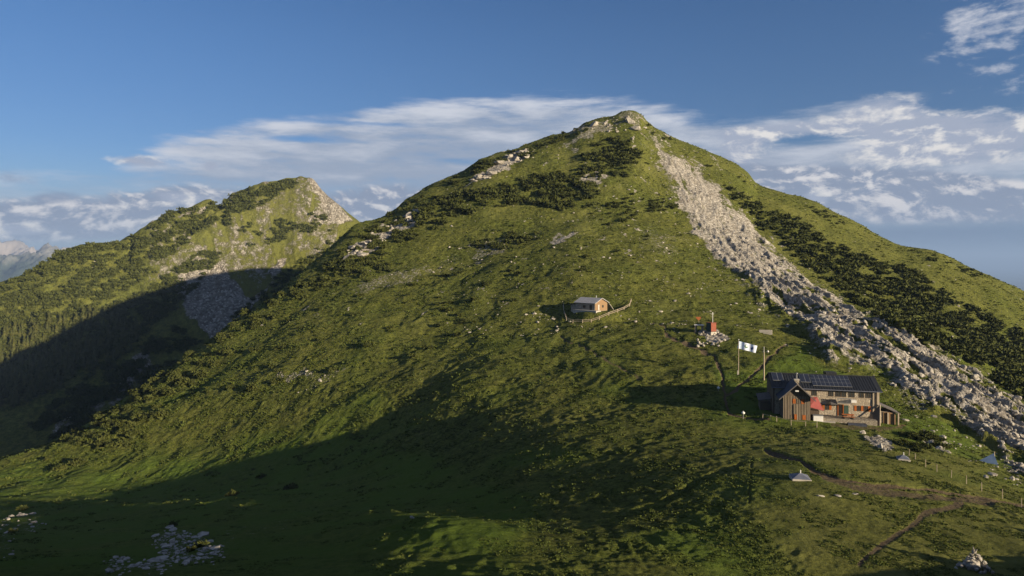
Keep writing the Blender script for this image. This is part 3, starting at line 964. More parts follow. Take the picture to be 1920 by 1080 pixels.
def shrub_arrays(nleaf, leaf, seed, lobes=7, flat=0.55):
    """a lumpy mat of needle sprays about 1 m in radius: lobes of leaf-sized cards over a dark inner mass"""
    g = np.random.default_rng(seed)
    V, Q = [], []
    c = np.column_stack([g.normal(0, 0.42, lobes), g.normal(0, 0.42, lobes), g.uniform(0.15, 0.5, lobes)])
    r = g.uniform(0.30, 0.52, lobes)
    k = g.integers(0, lobes, nleaf)
    d = g.normal(size=(nleaf, 3)); d[:, 2] = np.abs(d[:, 2]) * 0.9 - 0.15
    d /= np.linalg.norm(d, axis=1, keepdims=True)
    p = c[k] + d * (r[k] * g.uniform(0.72, 1.12, nleaf))[:, None]
    p[:, 2] = np.maximum(p[:, 2] * flat / 0.55, -0.05)
    a, b = rot_basis(g, nleaf)
    a = a * 0.6 + d * 0.8; a /= np.linalg.norm(a, axis=1, keepdims=True)
    s = leaf * g.uniform(0.6, 1.3, nleaf)[:, None]
    w = b * s * 0.55
    l = a * s
    quad = np.stack([p - w - l * 0.4, p + w - l * 0.4, p + w * 0.35 + l, p - w * 0.35 + l], 1)
    V.append(quad.reshape(-1, 3)); Q.append(np.arange(nleaf * 4).reshape(-1, 4))
    off = nleaf * 4
    # inner mass: one lumpy low dome
    nt, nr_ = 10, 4
    dome = []
    for i in range(nr_ + 1):
        for j in range(nt):
            an = 2 * math.pi * j / nt
            ph = 0.5 * math.pi * i / nr_
            rr = 0.62 * (1 + 0.22 * math.sin(3 * an + seed) + g.uniform(-0.12, 0.12))
            dome.append((rr * math.cos(an) * math.cos(ph), rr * math.sin(an) * math.cos(ph), -0.15 + flat * 0.95 * math.sin(ph) * rr / 0.62))
    V.append(np.array(dome))
    dq = [(off + i * nt + j, off + i * nt + (j + 1) % nt, off + (i + 1) * nt + (j + 1) % nt, off + (i + 1) * nt + j) for i in range(nr_) for j in range(nt)]
    Q.append(np.array(dq))
    return np.vstack(V), np.vstack(Q)


def spruce_arrays(nleaf, seed):
    """spruce crown, 1 m tall: drooping sprays in uneven whorls"""
    g = np.random.default_rng(seed)
    t = g.uniform(0.0, 1.0, nleaf) ** 1.25
    z = 0.10 + 0.88 * t
    tier = (np.floor(t * 11) + g.uniform(0, 0.55, nleaf)) / 11
    z = 0.10 + 0.88 * tier
    R_ = 0.205 * (1 - tier) ** 0.85 * (1 + 0.25 * np.sin(tier * 40 + seed)) + 0.012
    an = g.uniform(0, 2 * np.pi, nleaf)
    rr = R_ * g.uniform(0.35, 1.0, nleaf)
    o = np.column_stack([np.cos(an), np.sin(an), np.zeros(nleaf)])
    p = o * rr[:, None] + np.column_stack([0 * z, 0 * z, z])
    l = o * 0.8 + np.array([0, 0, -0.55]); l /= np.linalg.norm(l, axis=1, keepdims=True)
    w = np.column_stack([-np.sin(an), np.cos(an), g.normal(0, 0.25, nleaf)])
    s = (0.035 + 0.05 * (1 - tier))[:, None] * g.uniform(0.7, 1.3, nleaf)[:, None]
    quad = np.stack([p - w * s * 0.6 - l * s, p + w * s * 0.6 - l * s, p + w * s * 0.2 + l * s, p - w * s * 0.2 + l * s], 1)
    V = [quad.reshape(-1, 3)]; Q = [np.arange(nleaf * 4).reshape(-1, 4)]
    off = nleaf * 4
    nt = 7
    prof = [(0.10, 0.10), (0.12, 0.14), (0.45, 0.085), (0.8, 0.03), (0.99, 0.004)]
    core = [(r_ * math.cos(2 * math.pi * j / nt), r_ * math.sin(2 * math.pi * j / nt), z_) for z_, r_ in prof for j in range(nt)]
    V.append(np.array(core))
    Q.append(np.array([(off + i * nt + j, off + i * nt + (j + 1) % nt, off + (i + 1) * nt + (j + 1) % nt, off + (i + 1) * nt + j)
                       for i in range(len(prof) - 1) for j in range(nt)]))
    return np.vstack(V), np.vstack(Q)


def trunk_mesh(name):
    nt = 6
    V = [(r_ * math.cos(2 * math.pi * j / nt), r_ * math.sin(2 * math.pi * j / nt), z_) for z_, r_ in ((-0.06, 0.026), (0.1, 0.020), (0.5, 0.012), (0.9, 0.004)) for j in range(nt)]
    Q = [(i * nt + j, i * nt + (j + 1) % nt, (i + 1) * nt + (j + 1) % nt, (i + 1) * nt + j) for i in range(3) for j in range(nt)]
    return big_mesh(name, np.array(V), np.array(Q))


def boulder_arrays(seed, sub=2):
    import bmesh
    bm = bmesh.new()
    bmesh.ops.create_icosphere(bm, subdivisions=sub, radius=1.0)
    V = np.array([v.co[:] for v in bm.verts]); Q = np.array([[v.index for v in f.verts] for f in bm.faces])
    bm.free()
    g = np.random.default_rng(seed)
    # chip flat faces off a block
    for _ in range(9):
        nrm = g.normal(size=3); nrm /= np.linalg.norm(nrm)
        h = g.uniform(0.50, 0.86)
        d = V @ nrm
        V = V - np.where(d > h, d - h, 0)[:, None] * nrm
    V = V * g.uniform(0.65, 1.2, 3) * np.array([1, 1, 0.85])
    V += 0.05 * g.normal(size=V.shape)
    return V, Q


def transform(V, p, s, rz, sz=1.0, tilt=(0, 0)):
    c, n_ = math.cos(rz), math.sin(rz)
    W = V * np.array([s, s, s * sz])
    W = np.column_stack([W[:, 0] * c - W[:, 1] * n_, W[:, 0] * n_ + W[:, 1] * c, W[:, 2] + tilt[0] * W[:, 0] + tilt[1] * W[:, 1]])
    return W + p


def merged(name, protos, items, mat, smooth=True):
    """items: (proto index, point, size, rotation, z factor)"""
    VV, QQ, off = [], [], 0
    for k, p, s, rz, sz in items:
        V, Q = protos[k % len(protos)]
        VV.append(transform(V, p, s, rz, sz)); QQ.append(Q + off); off += len(V)
    o_ = link(name, big_mesh(name, np.vstack(VV), np.vstack(QQ), smooth), mat)
    return o_


PINE_NEAR = [shrub_arrays(420, 0.20, 300 + k, 8) for k in range(5)]
PINE_FAR = [shrub_arrays(110, 0.34, 320 + k, 6) for k in range(5)]
PINE_MESH = [big_mesh('mountain_pine', V, Q, True) for V, Q in PINE_NEAR]
for m_ in PINE_MESH:
    m_.materials.append(M_PINE)


def shrubs(pts, smin, smax, label, cat, group, seed, name='mountain_pine', meshes=None, flat=1.0):
    g = np.random.default_rng(seed)
    for p in pts:
        s = g.uniform(smin, smax)
        o_ = link(name, (meshes or PINE_MESH)[int(g.integers(0, 5))], None, None, tuple(p + np.array([0, 0, -0.06 * s])), (g.normal(0, 0.1), g.normal(0, 0.1), g.uniform(0, 6.28)),
                  (s * g.uniform(0.85, 1.25), s * g.uniform(0.85, 1.25), s * flat * g.uniform(0.8, 1.2)))
        tag(o_, label, cat, group)


def far_items(pts, smin, smax, seed, sz=0.9):
    g = np.random.default_rng(seed)
    return [(int(g.integers(0, 5)), p + np.array([0, 0, -0.05]), g.uniform(smin, smax), g.uniform(0, 6.28), sz * g.uniform(0.8, 1.25)) for p in pts]


# single bushes in the shaded meadow, lower left
for (u, v, s, lab) in [
    (115, 881, 1.9, 'dark mountain pine bush in the shaded meadow, left of a matching pair'),
    (146, 873, 2.1, 'dark mountain pine bush in the shaded meadow, right one of a pair'),
    (92, 862, 1.5, 'small dark pine bush where the shaded meadow meets the lit spur'),
    (436, 931, 1.15, 'small dark pine bush on bare grass of the shaded hollow'),
    (545, 917, 1.5, 'dark pine bush alone in the middle of the shaded meadow'),
    (322, 988, 0.7, 'round dark pine bush above the rocky bank at lower left'),
    (376, 1026, 0.8, 'widest dark pine bush growing on the rocky bank at lower left'),
    (358, 1034, 0.5, 'smaller dark pine bush leaning against the widest one on the rocky bank'),
    (40, 956, 0.95, 'low dark pine bush beside the pale stones at the left edge'),
    (20, 1000, 0.6, 'tiny pine bush among pale stones at the left edge'),
    (490, 895, 0.9, 'small low pine bush in the shaded grass above the lone one'),
    (802, 655, 1.9, 'dark pine bush alone on the lit middle slope'),
    (775, 668, 1.3, 'smaller pine bush just below the lone one on the middle slope'),
    (858, 592, 1.4, 'dark pine bush on the slope left of the fenced cabin'),
]:
    shrubs([at(u, v)], s, s, lab, 'bush', None, int(u))

spurL = [(105, 828), (180, 782), (260, 728), (350, 664), (430, 606), (500, 556), (560, 540), (575, 560), (500, 610), (430, 668), (370, 720), (320, 770), (262, 842), (190, 838)]
shrubs(sample(spurL, 130, seed=401, clump=-0.12), 0.9, 2.3, 'sunlit pine bush on the descending left shoulder of the mountain', 'bush', 'pine bushes along the left shoulder', 402)
slopeM = [(560, 560), (700, 500), (900, 480), (1000, 520), (960, 600), (820, 640), (640, 690), (480, 760), (380, 740), (450, 660)]
shrubs(sample(slopeM, 75, seed=403, clump=0.18), 0.7, 1.7, 'scattered pine bush on the lit middle slope', 'bush', 'pine bushes on the middle slope', 404)
more = [(880, 480), (980, 470), (1060, 520), (1180, 540), (1220, 430), (1160, 350), (1000, 400), (860, 440)]
shrubs(sample(more, 26, seed=407, clump=0.1), 0.6, 1.3, 'low pine bush among stones on the upper central slope', 'bush', 'pine bushes on the upper central slope', 408)
upper_l = [(610, 500), (660, 455), (735, 400), (800, 360), (830, 372), (770, 430), (740, 470), (640, 520)]
shrubs(sample(upper_l, 60, seed=405, clump=0.0), 1.2, 2.6, 'pine bush below the skyline between the two summits', 'bush', 'pine bushes under the left skyline', 406)

items = []
thick = [(1352, 345), (1400, 366), (1440, 398), (1500, 415), (1560, 455), (1640, 490), (1720, 512), (1800, 565), (1960, 650), (2190, 790), (2190, 930), (1960, 772), (1900, 742), (1850, 700), (1800, 668), (1740, 645),
         (1680, 612), (1600, 566), (1540, 522), (1480, 470), (1450, 442), (1412, 418), (1385, 385)]
items += far_items(sample(thick, 1800, seed=411, clump=-0.16), 1.0, 2.5, 412, 0.75)
for k, (poly, nn, a, b_) in enumerate([
    ([(795, 395), (850, 360), (950, 348), (1040, 318), (1100, 345), (1115, 385), (1060, 398), (985, 380), (910, 392), (850, 412), (800, 440), (785, 425)], 420, 1.4, 3.2),
    ([(1085, 278), (1150, 262), (1205, 284), (1195, 312), (1150, 305), (1095, 302)], 120, 1.3, 2.8),
    ([(1100, 305), (1160, 300), (1180, 330), (1120, 335), (1080, 325)], 60, 1.2, 2.2),
    ([(870, 462), (960, 436), (1000, 452), (930, 472)], 60, 1.0, 2.2),
    ([(836, 342), (900, 306), (965, 281), (952, 298), (884, 332), (850, 352)], 80, 1.2, 2.6),
    ([(960, 285), (1040, 256), (1100, 234), (1100, 246), (1040, 272), (980, 300)], 60, 1.0, 2.2),
    ([(735, 445), (775, 415), (800, 440), (752, 458)], 40, 1.2, 2.4),
    ([(540, 545), (640, 475), (720, 488), (735, 505), (620, 540), (560, 560)], 150, 1.0, 2.2),
    ([(1190, 370), (1260, 372), (1280, 392), (1210, 400), (1160, 420)], 50, 1.0, 2.0),
    ([(1205, 230), (1290, 275), (1400, 335), (1405, 350), (1300, 300), (1215, 250)], 40, 0.8, 1.8),
    ([(1500, 380), (1560, 402), (1600, 425), (1560, 420)], 25, 0.8, 1.6),
    ([(1670, 452), (1720, 470), (1830, 508), (1860, 522), (1830, 520), (1720, 480)], 30, 0.9, 1.8),
]):
    items += far_items(sample(poly, nn, seed=420 + k, clump=-0.10), a * 0.8, b_ * 0.8, 440 + k)
    Pq = np.array(poly, float); cq = Pq.mean(0)
    items += far_items(sample([tuple(cq + (q - cq) * 1.35) for q in Pq], nn // 4, seed=430 + k, clump=0.12), a * 0.5, b_ * 0.5, 450 + k)
o = merged('pine_thicket', PINE_FAR, items, M_PINE)
tag(o, 'dark mountain pine scrub covering the right flank and summit slopes', 'scrub', kind='stuff')

# scrub and spruces on the second peak
items = []
for k, (poly, nn, a, b_, cl) in enumerate([
    ([(-20, 545), (60, 510), (110, 475), (160, 460), (230, 458), (320, 400), (400, 380), (470, 355), (480, 380), (400, 420), (330, 470), (250, 540), (150, 590), (0, 620)], 900, 2.0, 4.6, -0.15),
    ([(440, 372), (540, 337), (560, 345), (500, 380), (440, 410), (410, 440)], 170, 2.0, 4.5, -0.1),
    ([(440, 440), (470, 420), (560, 400), (640, 400), (640, 430), (560, 450), (480, 470)], 120, 1.8, 3.6, 0.12),
    ([(250, 560), (380, 470), (420, 480), (400, 500), (330, 580), (240, 650), (160, 690), (60, 740), (-20, 750), (-20, 620), (100, 600)], 1100, 1.8, 4.2, -0.2),
    ([(60, 790), (200, 680), (330, 610), (380, 640), (280, 720), (160, 800), (80, 835)], 420, 2.0, 4.5, -0.05),
    ([(430, 600), (520, 520), (620, 450), (660, 440), (640, 470), (540, 540), (480, 590)], 120, 1.6, 3.6, 0.0),
]):
    items += far_items(sample(poly, nn, at2, seed=460 + k, clump=cl), a, b_, 480 + k, 1.0)
o = merged('scrub_forest', PINE_FAR, items, M_PINE)
tag(o, 'dark pine scrub over the slopes of the smaller left peak', 'scrub', kind='stuff')

SPR = [spruce_arrays(240, 500 + k) for k in range(4)]
CROWN = [big_mesh('crown', V, Q, True) for V, Q in SPR]
TRUNK = trunk_mesh('trunk')
TRUNK.materials.append(M_BARK)
for m_ in CROWN:
    m_.materials.append(M_SPRUCE)
g = np.random.default_rng(555)
tp = sample([(-20, 640), (70, 610), (200, 590), (270, 620), (240, 665), (190, 690), (110, 735), (40, 765), (-20, 770)], 210, at2, seed=510)
tp += sample([(-20, 700), (120, 650), (170, 690), (60, 755), (-20, 775)], 60, at2, seed=511)
for p in tp:
    h = g.uniform(9, 17)
    t = empty('spruce', tuple(p - np.array([0, 0, 0.4])), g.uniform(0, 6.28))
    t.scale = (h * g.uniform(0.9, 1.25),) * 2 + (h,)
    tag(t, 'sunlit spruce on the far wooded slope at the left edge', 'tree', 'spruces on the left slope')
    link('trunk', TRUNK, None, t)
    link('crown', CROWN[int(g.integers(0, 4))], None, t)

# meadow tufts: low clumps of grass and herbs thick enough to roughen the turf
def tuft_arrays(n_, seed):
    gg = np.random.default_rng(seed)
    an = gg.uniform(0, 2 * np.pi, n_); rr = np.sqrt(gg.uniform(0, 1, n_)) * 0.7
    c = np.column_stack([np.cos(an) * rr, np.sin(an) * rr, 0.05 + 0 * an])
    d = np.column_stack([np.cos(an) * 0.5, np.sin(an) * 0.5, np.ones(n_)]) + gg.normal(0, 0.25, (n_, 3))
    d /= np.linalg.norm(d, axis=1, keepdims=True)
    w = np.cross(d, gg.normal(size=(n_, 3))); w /= np.linalg.norm(w, axis=1, keepdims=True)
    h = gg.uniform(0.45, 0.9, n_)[:, None]
    q = np.stack([c - w * 0.34 - d * 0.2, c + w * 0.34 - d * 0.2, c + w * 0.22 + d * h, c - w * 0.22 + d * h], 1)
    return q.reshape(-1, 3)
TU = np.stack([tuft_arrays(7, 1200 + k) for k in range(8)])
g = np.random.default_rng(1210)
dens = fbm(GX_ / 6.0, GY_ / 6.0, 3, 141) + 0.5 * fbm(GX_ / 1.8, GY_ / 1.8, 2, 143)
lx_ = (GX_ - HX) * ca - (GY_ - HY) * sa; ly_ = (GX_ - HX) * sa + (GY_ - HY) * ca
hutpad = (np.abs(lx_ - 1) < 12) & (ly_ > -5.5) & (ly_ < 11)
okt = VIS & (FU > -40) & (FU < 1960) & (rock < 0.4) & (soil < 0.4) & (dens > 0.04 + 0.25 * lush * sm(PV, 800, 880) * sm(PU, 1000, 800)) & ~hutpad & (np.hypot(GX_ - SX, GY_ - SY) > 7) & (GY_ > 24)
ii = np.argwhere(okt)
ii = ii[g.choice(len(ii), min(110000, len(ii)), replace=False)]
yy_ = GY_[ii[:, 0], ii[:, 1]]
ss = np.clip(0.0017 * yy_, 0.08, 0.42) * (0.4 + g.pareto(3.0, len(ii)).clip(0, 1.6))
th = g.uniform(0, 6.283, len(ii)); k_ = g.integers(0, 8, len(ii))
B_ = TU[k_]
Vt = np.stack([B_[..., 0] * np.cos(th)[:, None] - B_[..., 1] * np.sin(th)[:, None], B_[..., 0] * np.sin(th)[:, None] + B_[..., 1] * np.cos(th)[:, None],
               B_[..., 2] * (0.55 * g.uniform(0.6, 1.2, len(ii)))[:, None]], -1) * ss[:, None, None]
Vt += np.stack([GX_[ii[:, 0], ii[:, 1]], yy_, TZ[ii[:, 0], ii[:, 1]]], -1)[:, None, :]
Vt = Vt.reshape(-1, 3)
o = link('grass', big_mesh('grass', Vt, np.arange(len(Vt)).reshape(-1, 4), True), M_TUFT)
tag(o, 'tufts of alpine grass and herbs over the slopes', 'grass', kind='stuff')

# boulders of the rock band: the largest each a thing, the rest as loose scree
B2 = [boulder_arrays(600 + k, 2) for k in range(6)]
B1 = [boulder_arrays(620 + k, 1) for k in range(6)]
BM = []
for V, Q in B2:
    m_ = big_mesh('boulder', V, Q, False); m_.materials.append(M_ROCK); BM.append(m_)
g = np.random.default_rng(630)
wgt = (rock > 0.45) & (inband > 0.3) & VIS & (GY_ > 60)
ii = np.argwhere(wgt)
pick = ii[g.choice(len(ii), 2600, replace=False)]
cand = []
for r_, c_ in pick:
    y_ = GY_[r_, c_]
    s = min(0.14 * (g.pareto(1.9) + 1), 0.85 if PV[r_, c_] > 560 else 0.36)
    cand.append((s / y_, s, np.array([GX_[r_, c_], y_, TZ[r_, c_]])))
cand.sort(key=lambda t: -t[0])
for _, s, p in cand[:220]:
    o = link('boulder', BM[int(g.integers(0, 6))], None, None, tuple(p + np.array([0, 0, 0.15 * s])), (g.normal(0, 0.5), g.normal(0, 0.5), g.uniform(0, 6.28)), (s, s * g.uniform(0.7, 1.2), s * g.uniform(0.7, 1.1)))
    tag(o, 'pale limestone boulder lying in the broken rock band', 'boulder', 'boulders of the rock band')
items = [(int(g.integers(0, 6)), p + np.array([0, 0, 0.1 * s]), s, g.uniform(0, 6.28), g.uniform(0.7, 1.2)) for _, s, p in cand[220:]]
bd = poly_sd(PU, PV, BAND)
wgt = (bd > -38) & (rock < 0.5) & VIS & (GY_ > 90) & (bd < 30)
ii = np.argwhere(wgt)
for r_, c_ in ii[g.choice(len(ii), 900, replace=False)]:
    s = min(0.11 * (g.pareto(1.9) + 1), 0.7)
    items.append((int(g.integers(0, 6)), np.array([GX_[r_, c_], GY_[r_, c_], TZ[r_, c_] + 0.1 * s]), s, g.uniform(0, 6.28), g.uniform(0.6, 1.0)))
wgt = (rock > 0.36) & (inband <= 0.3) & VIS & (GY_ > 34)
ii = np.argwhere(wgt)
for r_, c_ in ii[g.choice(len(ii), 1500, replace=False)]:
    y_ = GY_[r_, c_]
    s = min(0.12 * (g.pareto(2.2) + 1), 0.8 if y_ > 130 else 0.32)
    items.append((int(g.integers(0, 6)), np.array([GX_[r_, c_], y_, TZ[r_, c_] + 0.1 * s]), s, g.uniform(0, 6.28), g.uniform(0.6, 1.0)))
for poly, nn in (([(-20, 965), (60, 960), (90, 985), (40, 1010), (20, 1045), (-20, 1045)], 40), ([(282, 1000), (330, 985), (385, 1005), (440, 1040), (400, 1060), (300, 1064)], 80),
                 ([(190, 1048), (300, 1050), (330, 1078), (200, 1080)], 30), ([(640, 478), (700, 436), (770, 398), (800, 390), (700, 470), (655, 496)], 90),
                 ([(880, 340), (950, 290), (990, 280), (1000, 290), (900, 345)], 90), ([(1100, 238), (1180, 214), (1212, 240), (1150, 250)], 40)):
    for p in sample(poly, nn, seed=nn + 800):
        s = min(0.0026 * p[1] * (g.pareto(2.2) + 0.6), 0.010 * p[1])
        items.append((int(g.integers(0, 6)), p + np.array([0, 0, 0.12 * s]), s, g.uniform(0, 6.28), g.uniform(0.6, 1.0)))
wgt = VIS & (GY_ > 150) & (GY_ < 430) & (PU > 820) & (PU < 1440) & (PV < 620) & (sp > 0.12)
ii = np.argwhere(wgt)
for r_, c_ in ii[g.choice(len(ii), 900, replace=False)]:
    s = min(0.17 * (g.pareto(2.0) + 1), 0.85)
    items.append((int(g.integers(0, 6)), np.array([GX_[r_, c_], GY_[r_, c_], TZ[r_, c_] + 0.15 * s]), s, g.uniform(0, 6.28), g.uniform(0.6, 1.0)))
o = merged('scree', B1, items, M_ROCK, False)
tag(o, 'loose pale stones strewn over the slopes', 'scree', kind='stuff')

# ------------------------------------------------------------------ small building kit
class MB:
    def __init__(s):
        s.v, s.f = [], []

    def box(s, x0, x1, y0, y1, z0, z1):
        b_ = len(s.v)
        s.v += [(x0, y0, z0), (x1, y0, z0), (x1, y1, z0), (x0, y1, z0), (x0, y0, z1), (x1, y0, z1), (x1, y1, z1), (x0, y1, z1)]
        s.f += [tuple(b_ + i for i in q) for q in ((3, 2, 1, 0), (4, 5, 6, 7), (0, 1, 5, 4), (1, 2, 6, 5), (2, 3, 7, 6), (3, 0, 4, 7))]
        return s

    def prism(s, poly, axis, a0, a1):
        """polygon in the two other axes, extruded along axis from a0 to a1"""
        b_ = len(s.v); n_ = len(poly)
        for a in (a0, a1):
            for p, q in poly:
                s.v.append((a, p, q) if axis == 0 else (p, a, q) if axis == 1 else (p, q, a))
        s.f += [tuple(b_ + i for i in range(n_)), tuple(b_ + n_ + i for i in reversed(range(n_)))]
        for i in range(n_):
            j = (i + 1) % n_
            s.f.append((b_ + i, b_ + n_ + i, b_ + n_ + j, b_ + j))
        return s

    def slab(s, pts, th):
        """a plate: quad/tri of 3-D points thickened downwards along its normal"""
        P = np.array(pts, float)
        nn = np.cross(P[1] - P[0], P[2] - P[0]); nn /= np.linalg.norm(nn)
        b_ = len(s.v); k = len(P)
        s.v += [tuple(p) for p in P] + [tuple(p - nn * th) for p in P]
        s.f += [tuple(b_ + i for i in range(k)), tuple(b_ + k + i for i in reversed(range(k)))]
        for i in range(k):
            j = (i + 1) % k
            s.f.append((b_ + i, b_ + k + i, b_ + k + j, b_ + j))
        return s

    def tube(s, p, q, r0, r1=None, n_=8):
        p = np.array(p, float); q = np.array(q, float); r1 = r0 if r1 is None else r1
        d = q - p; d /= np.linalg.norm(d)
        a = np.cross(d, (0, 0, 1) if abs(d[2]) < 0.9 else (1, 0, 0)); a /= np.linalg.norm(a); c = np.cross(d, a)
        b_ = len(s.v)
        for pt, r_ in ((p, r0), (q, r1)):
            for i in range(n_):
                an = 2 * math.pi * i / n_
                s.v.append(tuple(pt + r_ * (a * math.cos(an) + c * math.sin(an))))
        s.f += [tuple(b_ + i for i in reversed(range(n_))), tuple(b_ + n_ + i for i in range(n_))]
        for i in range(n_):
            j = (i + 1) % n_
            s.f.append((b_ + i, b_ + j, b_ + n_ + j, b_ + n_ + i))
        return s

    def ball(s, c, r_, n_=10, m=6, sz=1.0):
        b_ = len(s.v)
        for i in range(m + 1):
            ph = math.pi * i / m - math.pi / 2
            for j in range(n_):
                an = 2 * math.pi * j / n_
                s.v.append((c[0] + r_ * math.cos(ph) * math.cos(an), c[1] + r_ * math.cos(ph) * math.sin(an), c[2] + sz * r_ * math.sin(ph)))
        for i in range(m):
            for j in range(n_):
                k = (j + 1) % n_
                s.f.append((b_ + i * n_ + j, b_ + i * n_ + k, b_ + (i + 1) * n_ + k, b_ + (i + 1) * n_ + j))
        return s

    def build(s, name, mat, parent=None, bevel=0.0, smooth=False, label=None):
        import bmesh
        m_ = bpy.data.meshes.new(name)
        m_.from_pydata(s.v, [], s.f)
        bm = bmesh.new(); bm.from_mesh(m_)
        bmesh.ops.remove_doubles(bm, verts=bm.verts, dist=1e-5)
        bmesh.ops.recalc_face_normals(bm, faces=bm.faces)
        if bevel:
            bmesh.ops.bevel(bm, geom=list(bm.edges), offset=bevel, segments=1, affect='EDGES', clamp_overlap=True)
        bm.to_mesh(m_); bm.free()
        if smooth:
            m_.polygons.foreach_set('use_smooth', [True] * len(m_.polygons))
        o_ = link(name, m_, mat, parent)
        if label:
            o_['label'] = label
        return o_


M_STONE = stone_mat('hut_masonry', (0.36, 0.31, 0.24), (0.27, 0.225, 0.17), (0.40, 0.36, 0.29), 2.0)
M_DRY = stone_mat('dry_stone', (0.30, 0.27, 0.22), (0.22, 0.19, 0.15), (0.10, 0.085, 0.065), 2.6)
M_BOARD = planks('weathered_boards', (0.075, 0.058, 0.042), (0.125, 0.100, 0.074), 0.2, 0)
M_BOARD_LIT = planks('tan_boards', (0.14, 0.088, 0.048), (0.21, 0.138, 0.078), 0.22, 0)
M_BOARD_Y = planks('side_boards', (0.10, 0.075, 0.055), (0.15, 0.115, 0.08), 0.2, 1)
M_DARKWOOD = simple('dark_timber', (0.055, 0.042, 0.03), (0.085, 0.062, 0.042), 5.0, stretch=(1, 1, 0.2))
M_TIMBER = simple('grey_timber', (0.26, 0.215, 0.16), (0.34, 0.29, 0.22), 5.0, stretch=(1, 1, 0.2))
M_SEAM = planks('black_sheet_roof', (0.020, 0.022, 0.026), (0.028, 0.030, 0.034), 0.45, 0, rough=0.45)
M_GREYROOF = simple('grey_shingle_roof', (0.075, 0.07, 0.068), (0.11, 0.10, 0.095), 3.0, rough=0.8, bmp=0.4)
M_REDROOF = simple('red_sheet_roof', (0.23, 0.062, 0.058), (0.27, 0.078, 0.07), 1.2, rough=0.6)
M_PANEL = simple('solar_glass', (0.010, 0.013, 0.024), (0.016, 0.020, 0.034), 1.0, rough=0.35, spec=0.3)
M_ALU = simple('aluminium', (0.22, 0.225, 0.23), (0.17, 0.175, 0.18), 2.0, rough=0.5, metallic=0.3)
M_ORANGE = simple('orange_shutter', (0.30, 0.095, 0.022), (0.23, 0.07, 0.018), 4.0)
M_BENCH = simple('orange_benches', (0.32, 0.11, 0.04), (0.25, 0.085, 0.03), 4.0)
M_GLASS = simple('window_glass', (0.025, 0.028, 0.03), (0.04, 0.042, 0.042), 2.0, rough=0.12, spec=0.6)
M_WHITE = simple('white_paint', (0.60, 0.59, 0.56), (0.50, 0.49, 0.47), 2.0)
M_CONC = simple('pale_concrete', (0.36, 0.34, 0.29), (0.27, 0.25, 0.22), 2.5, bmp=0.2)
M_DARK = simple('dark_interior', (0.012, 0.011, 0.010), (0.02, 0.018, 0.016), 2.0)
M_TARP_SHADE = simple('dark_blue_tarp_and_shade', (0.03, 0.035, 0.05), (0.05, 0.055, 0.075), 2.0, rough=0.5)  # tarpaulin blue, also the painted shade of one wing roof slope
M_BLUE = simple('blue_sheet', (0.045, 0.075, 0.14), (0.06, 0.095, 0.17), 1.5, rough=0.5)
M_STEEL = simple('galvanised_steel', (0.12, 0.13, 0.17), (0.09, 0.10, 0.13), 2.0, rough=0.5)
M_REDBOX = simple('red_brown_panel', (0.20, 0.065, 0.04), (0.16, 0.05, 0.032), 2.0)
M_GREENBOX = simple('dark_green_panel', (0.03, 0.055, 0.045), (0.04, 0.07, 0.055), 2.0)
M_CABROOF = simple('grey_cabin_roof', (0.34, 0.34, 0.35), (0.26, 0.26, 0.27), 1.6, bmp=0.2)


def window(parent, x0, x1, z0, z1, y=0.0, shutters=False, name='window', both=True):
    """frame part with pane and shutters as sub-parts, in a wall whose outer face is at y"""
    t_ = 0.07
    fr = MB()
    fr.box(x0, x1, y - 0.05, y + 0.02, z1 - t_, z1).box(x0, x1, y - 0.07, y + 0.02, z0, z0 + t_)
    fr.box(x0, x0 + t_, y - 0.048, y + 0.02, z0 + t_, z1 - t_).box(x1 - t_, x1, y - 0.048, y + 0.02, z0 + t_, z1 - t_)
    xm = 0.5 * (x0 + x1)
    fr.box(xm - 0.03, xm + 0.03, y - 0.046, y + 0.02, z0 + t_, z1 - t_)
    w_ = fr.build(name, M_DARKWOOD, parent)
    MB().box(x0 + t_, x1 - t_, y - 0.022, y - 0.004, z0 + t_, z1 - t_).build('pane', M_GLASS, w_)
    if shutters:
        wd = (x1 - x0) * 0.55
        MB().box(x0 - wd, x0 - 0.02, y - 0.07, y - 0.02, z0, z1).build('shutter', M_ORANGE, w_)
        if both:
            MB().box(x1 + 0.02, x1 + wd, y - 0.07, y - 0.02, z0, z1).build('shutter', M_ORANGE, w_)
    return w_


# ------------------------------------------------------------------ the alpine hut
hut = empty('mountain_hut', (HX, HY, HZ), -HUT_ANG)
tag(hut, 'large two-storey stone hut with black solar roof and wooden gabled front wing', 'hut')
EAVE, RIDGE, DEP = 5.5, 7.05, 8.6
XL, XR = -8.7, 9.0
body = MB().prism([(0, -1.2), (DEP, -1.2), (DEP, EAVE), (DEP / 2, RIDGE - 0.12), (0, EAVE)], 0, XL + 0.28, XR).build('wall', M_STONE, hut)
MB().prism([(-0.04, -1.2), (DEP + 0.04, -1.2), (DEP + 0.04, EAVE + 0.02), (DEP / 2, RIDGE - 0.1), (-0.04, EAVE + 0.02)], 0, XL, XL + 0.27).build('gable_boarding', M_BOARD_Y, hut, label='dark boarded end wall in shade')
pitch = (RIDGE - EAVE) / (DEP / 2)
def roof_z(y):
    return EAVE + 0.10 + pitch * (y if y < DEP / 2 else DEP - y)
def slope_slab(x0, x1, y0, y1, th, up=0.0):
    return MB().slab([(x0, y0, roof_z(y0) + up), (x1, y0, roof_z(y0) + up), (x1, y1, roof_z(y1) + up), (x0, y1, roof_z(y1) + up)], th)
rf = MB()
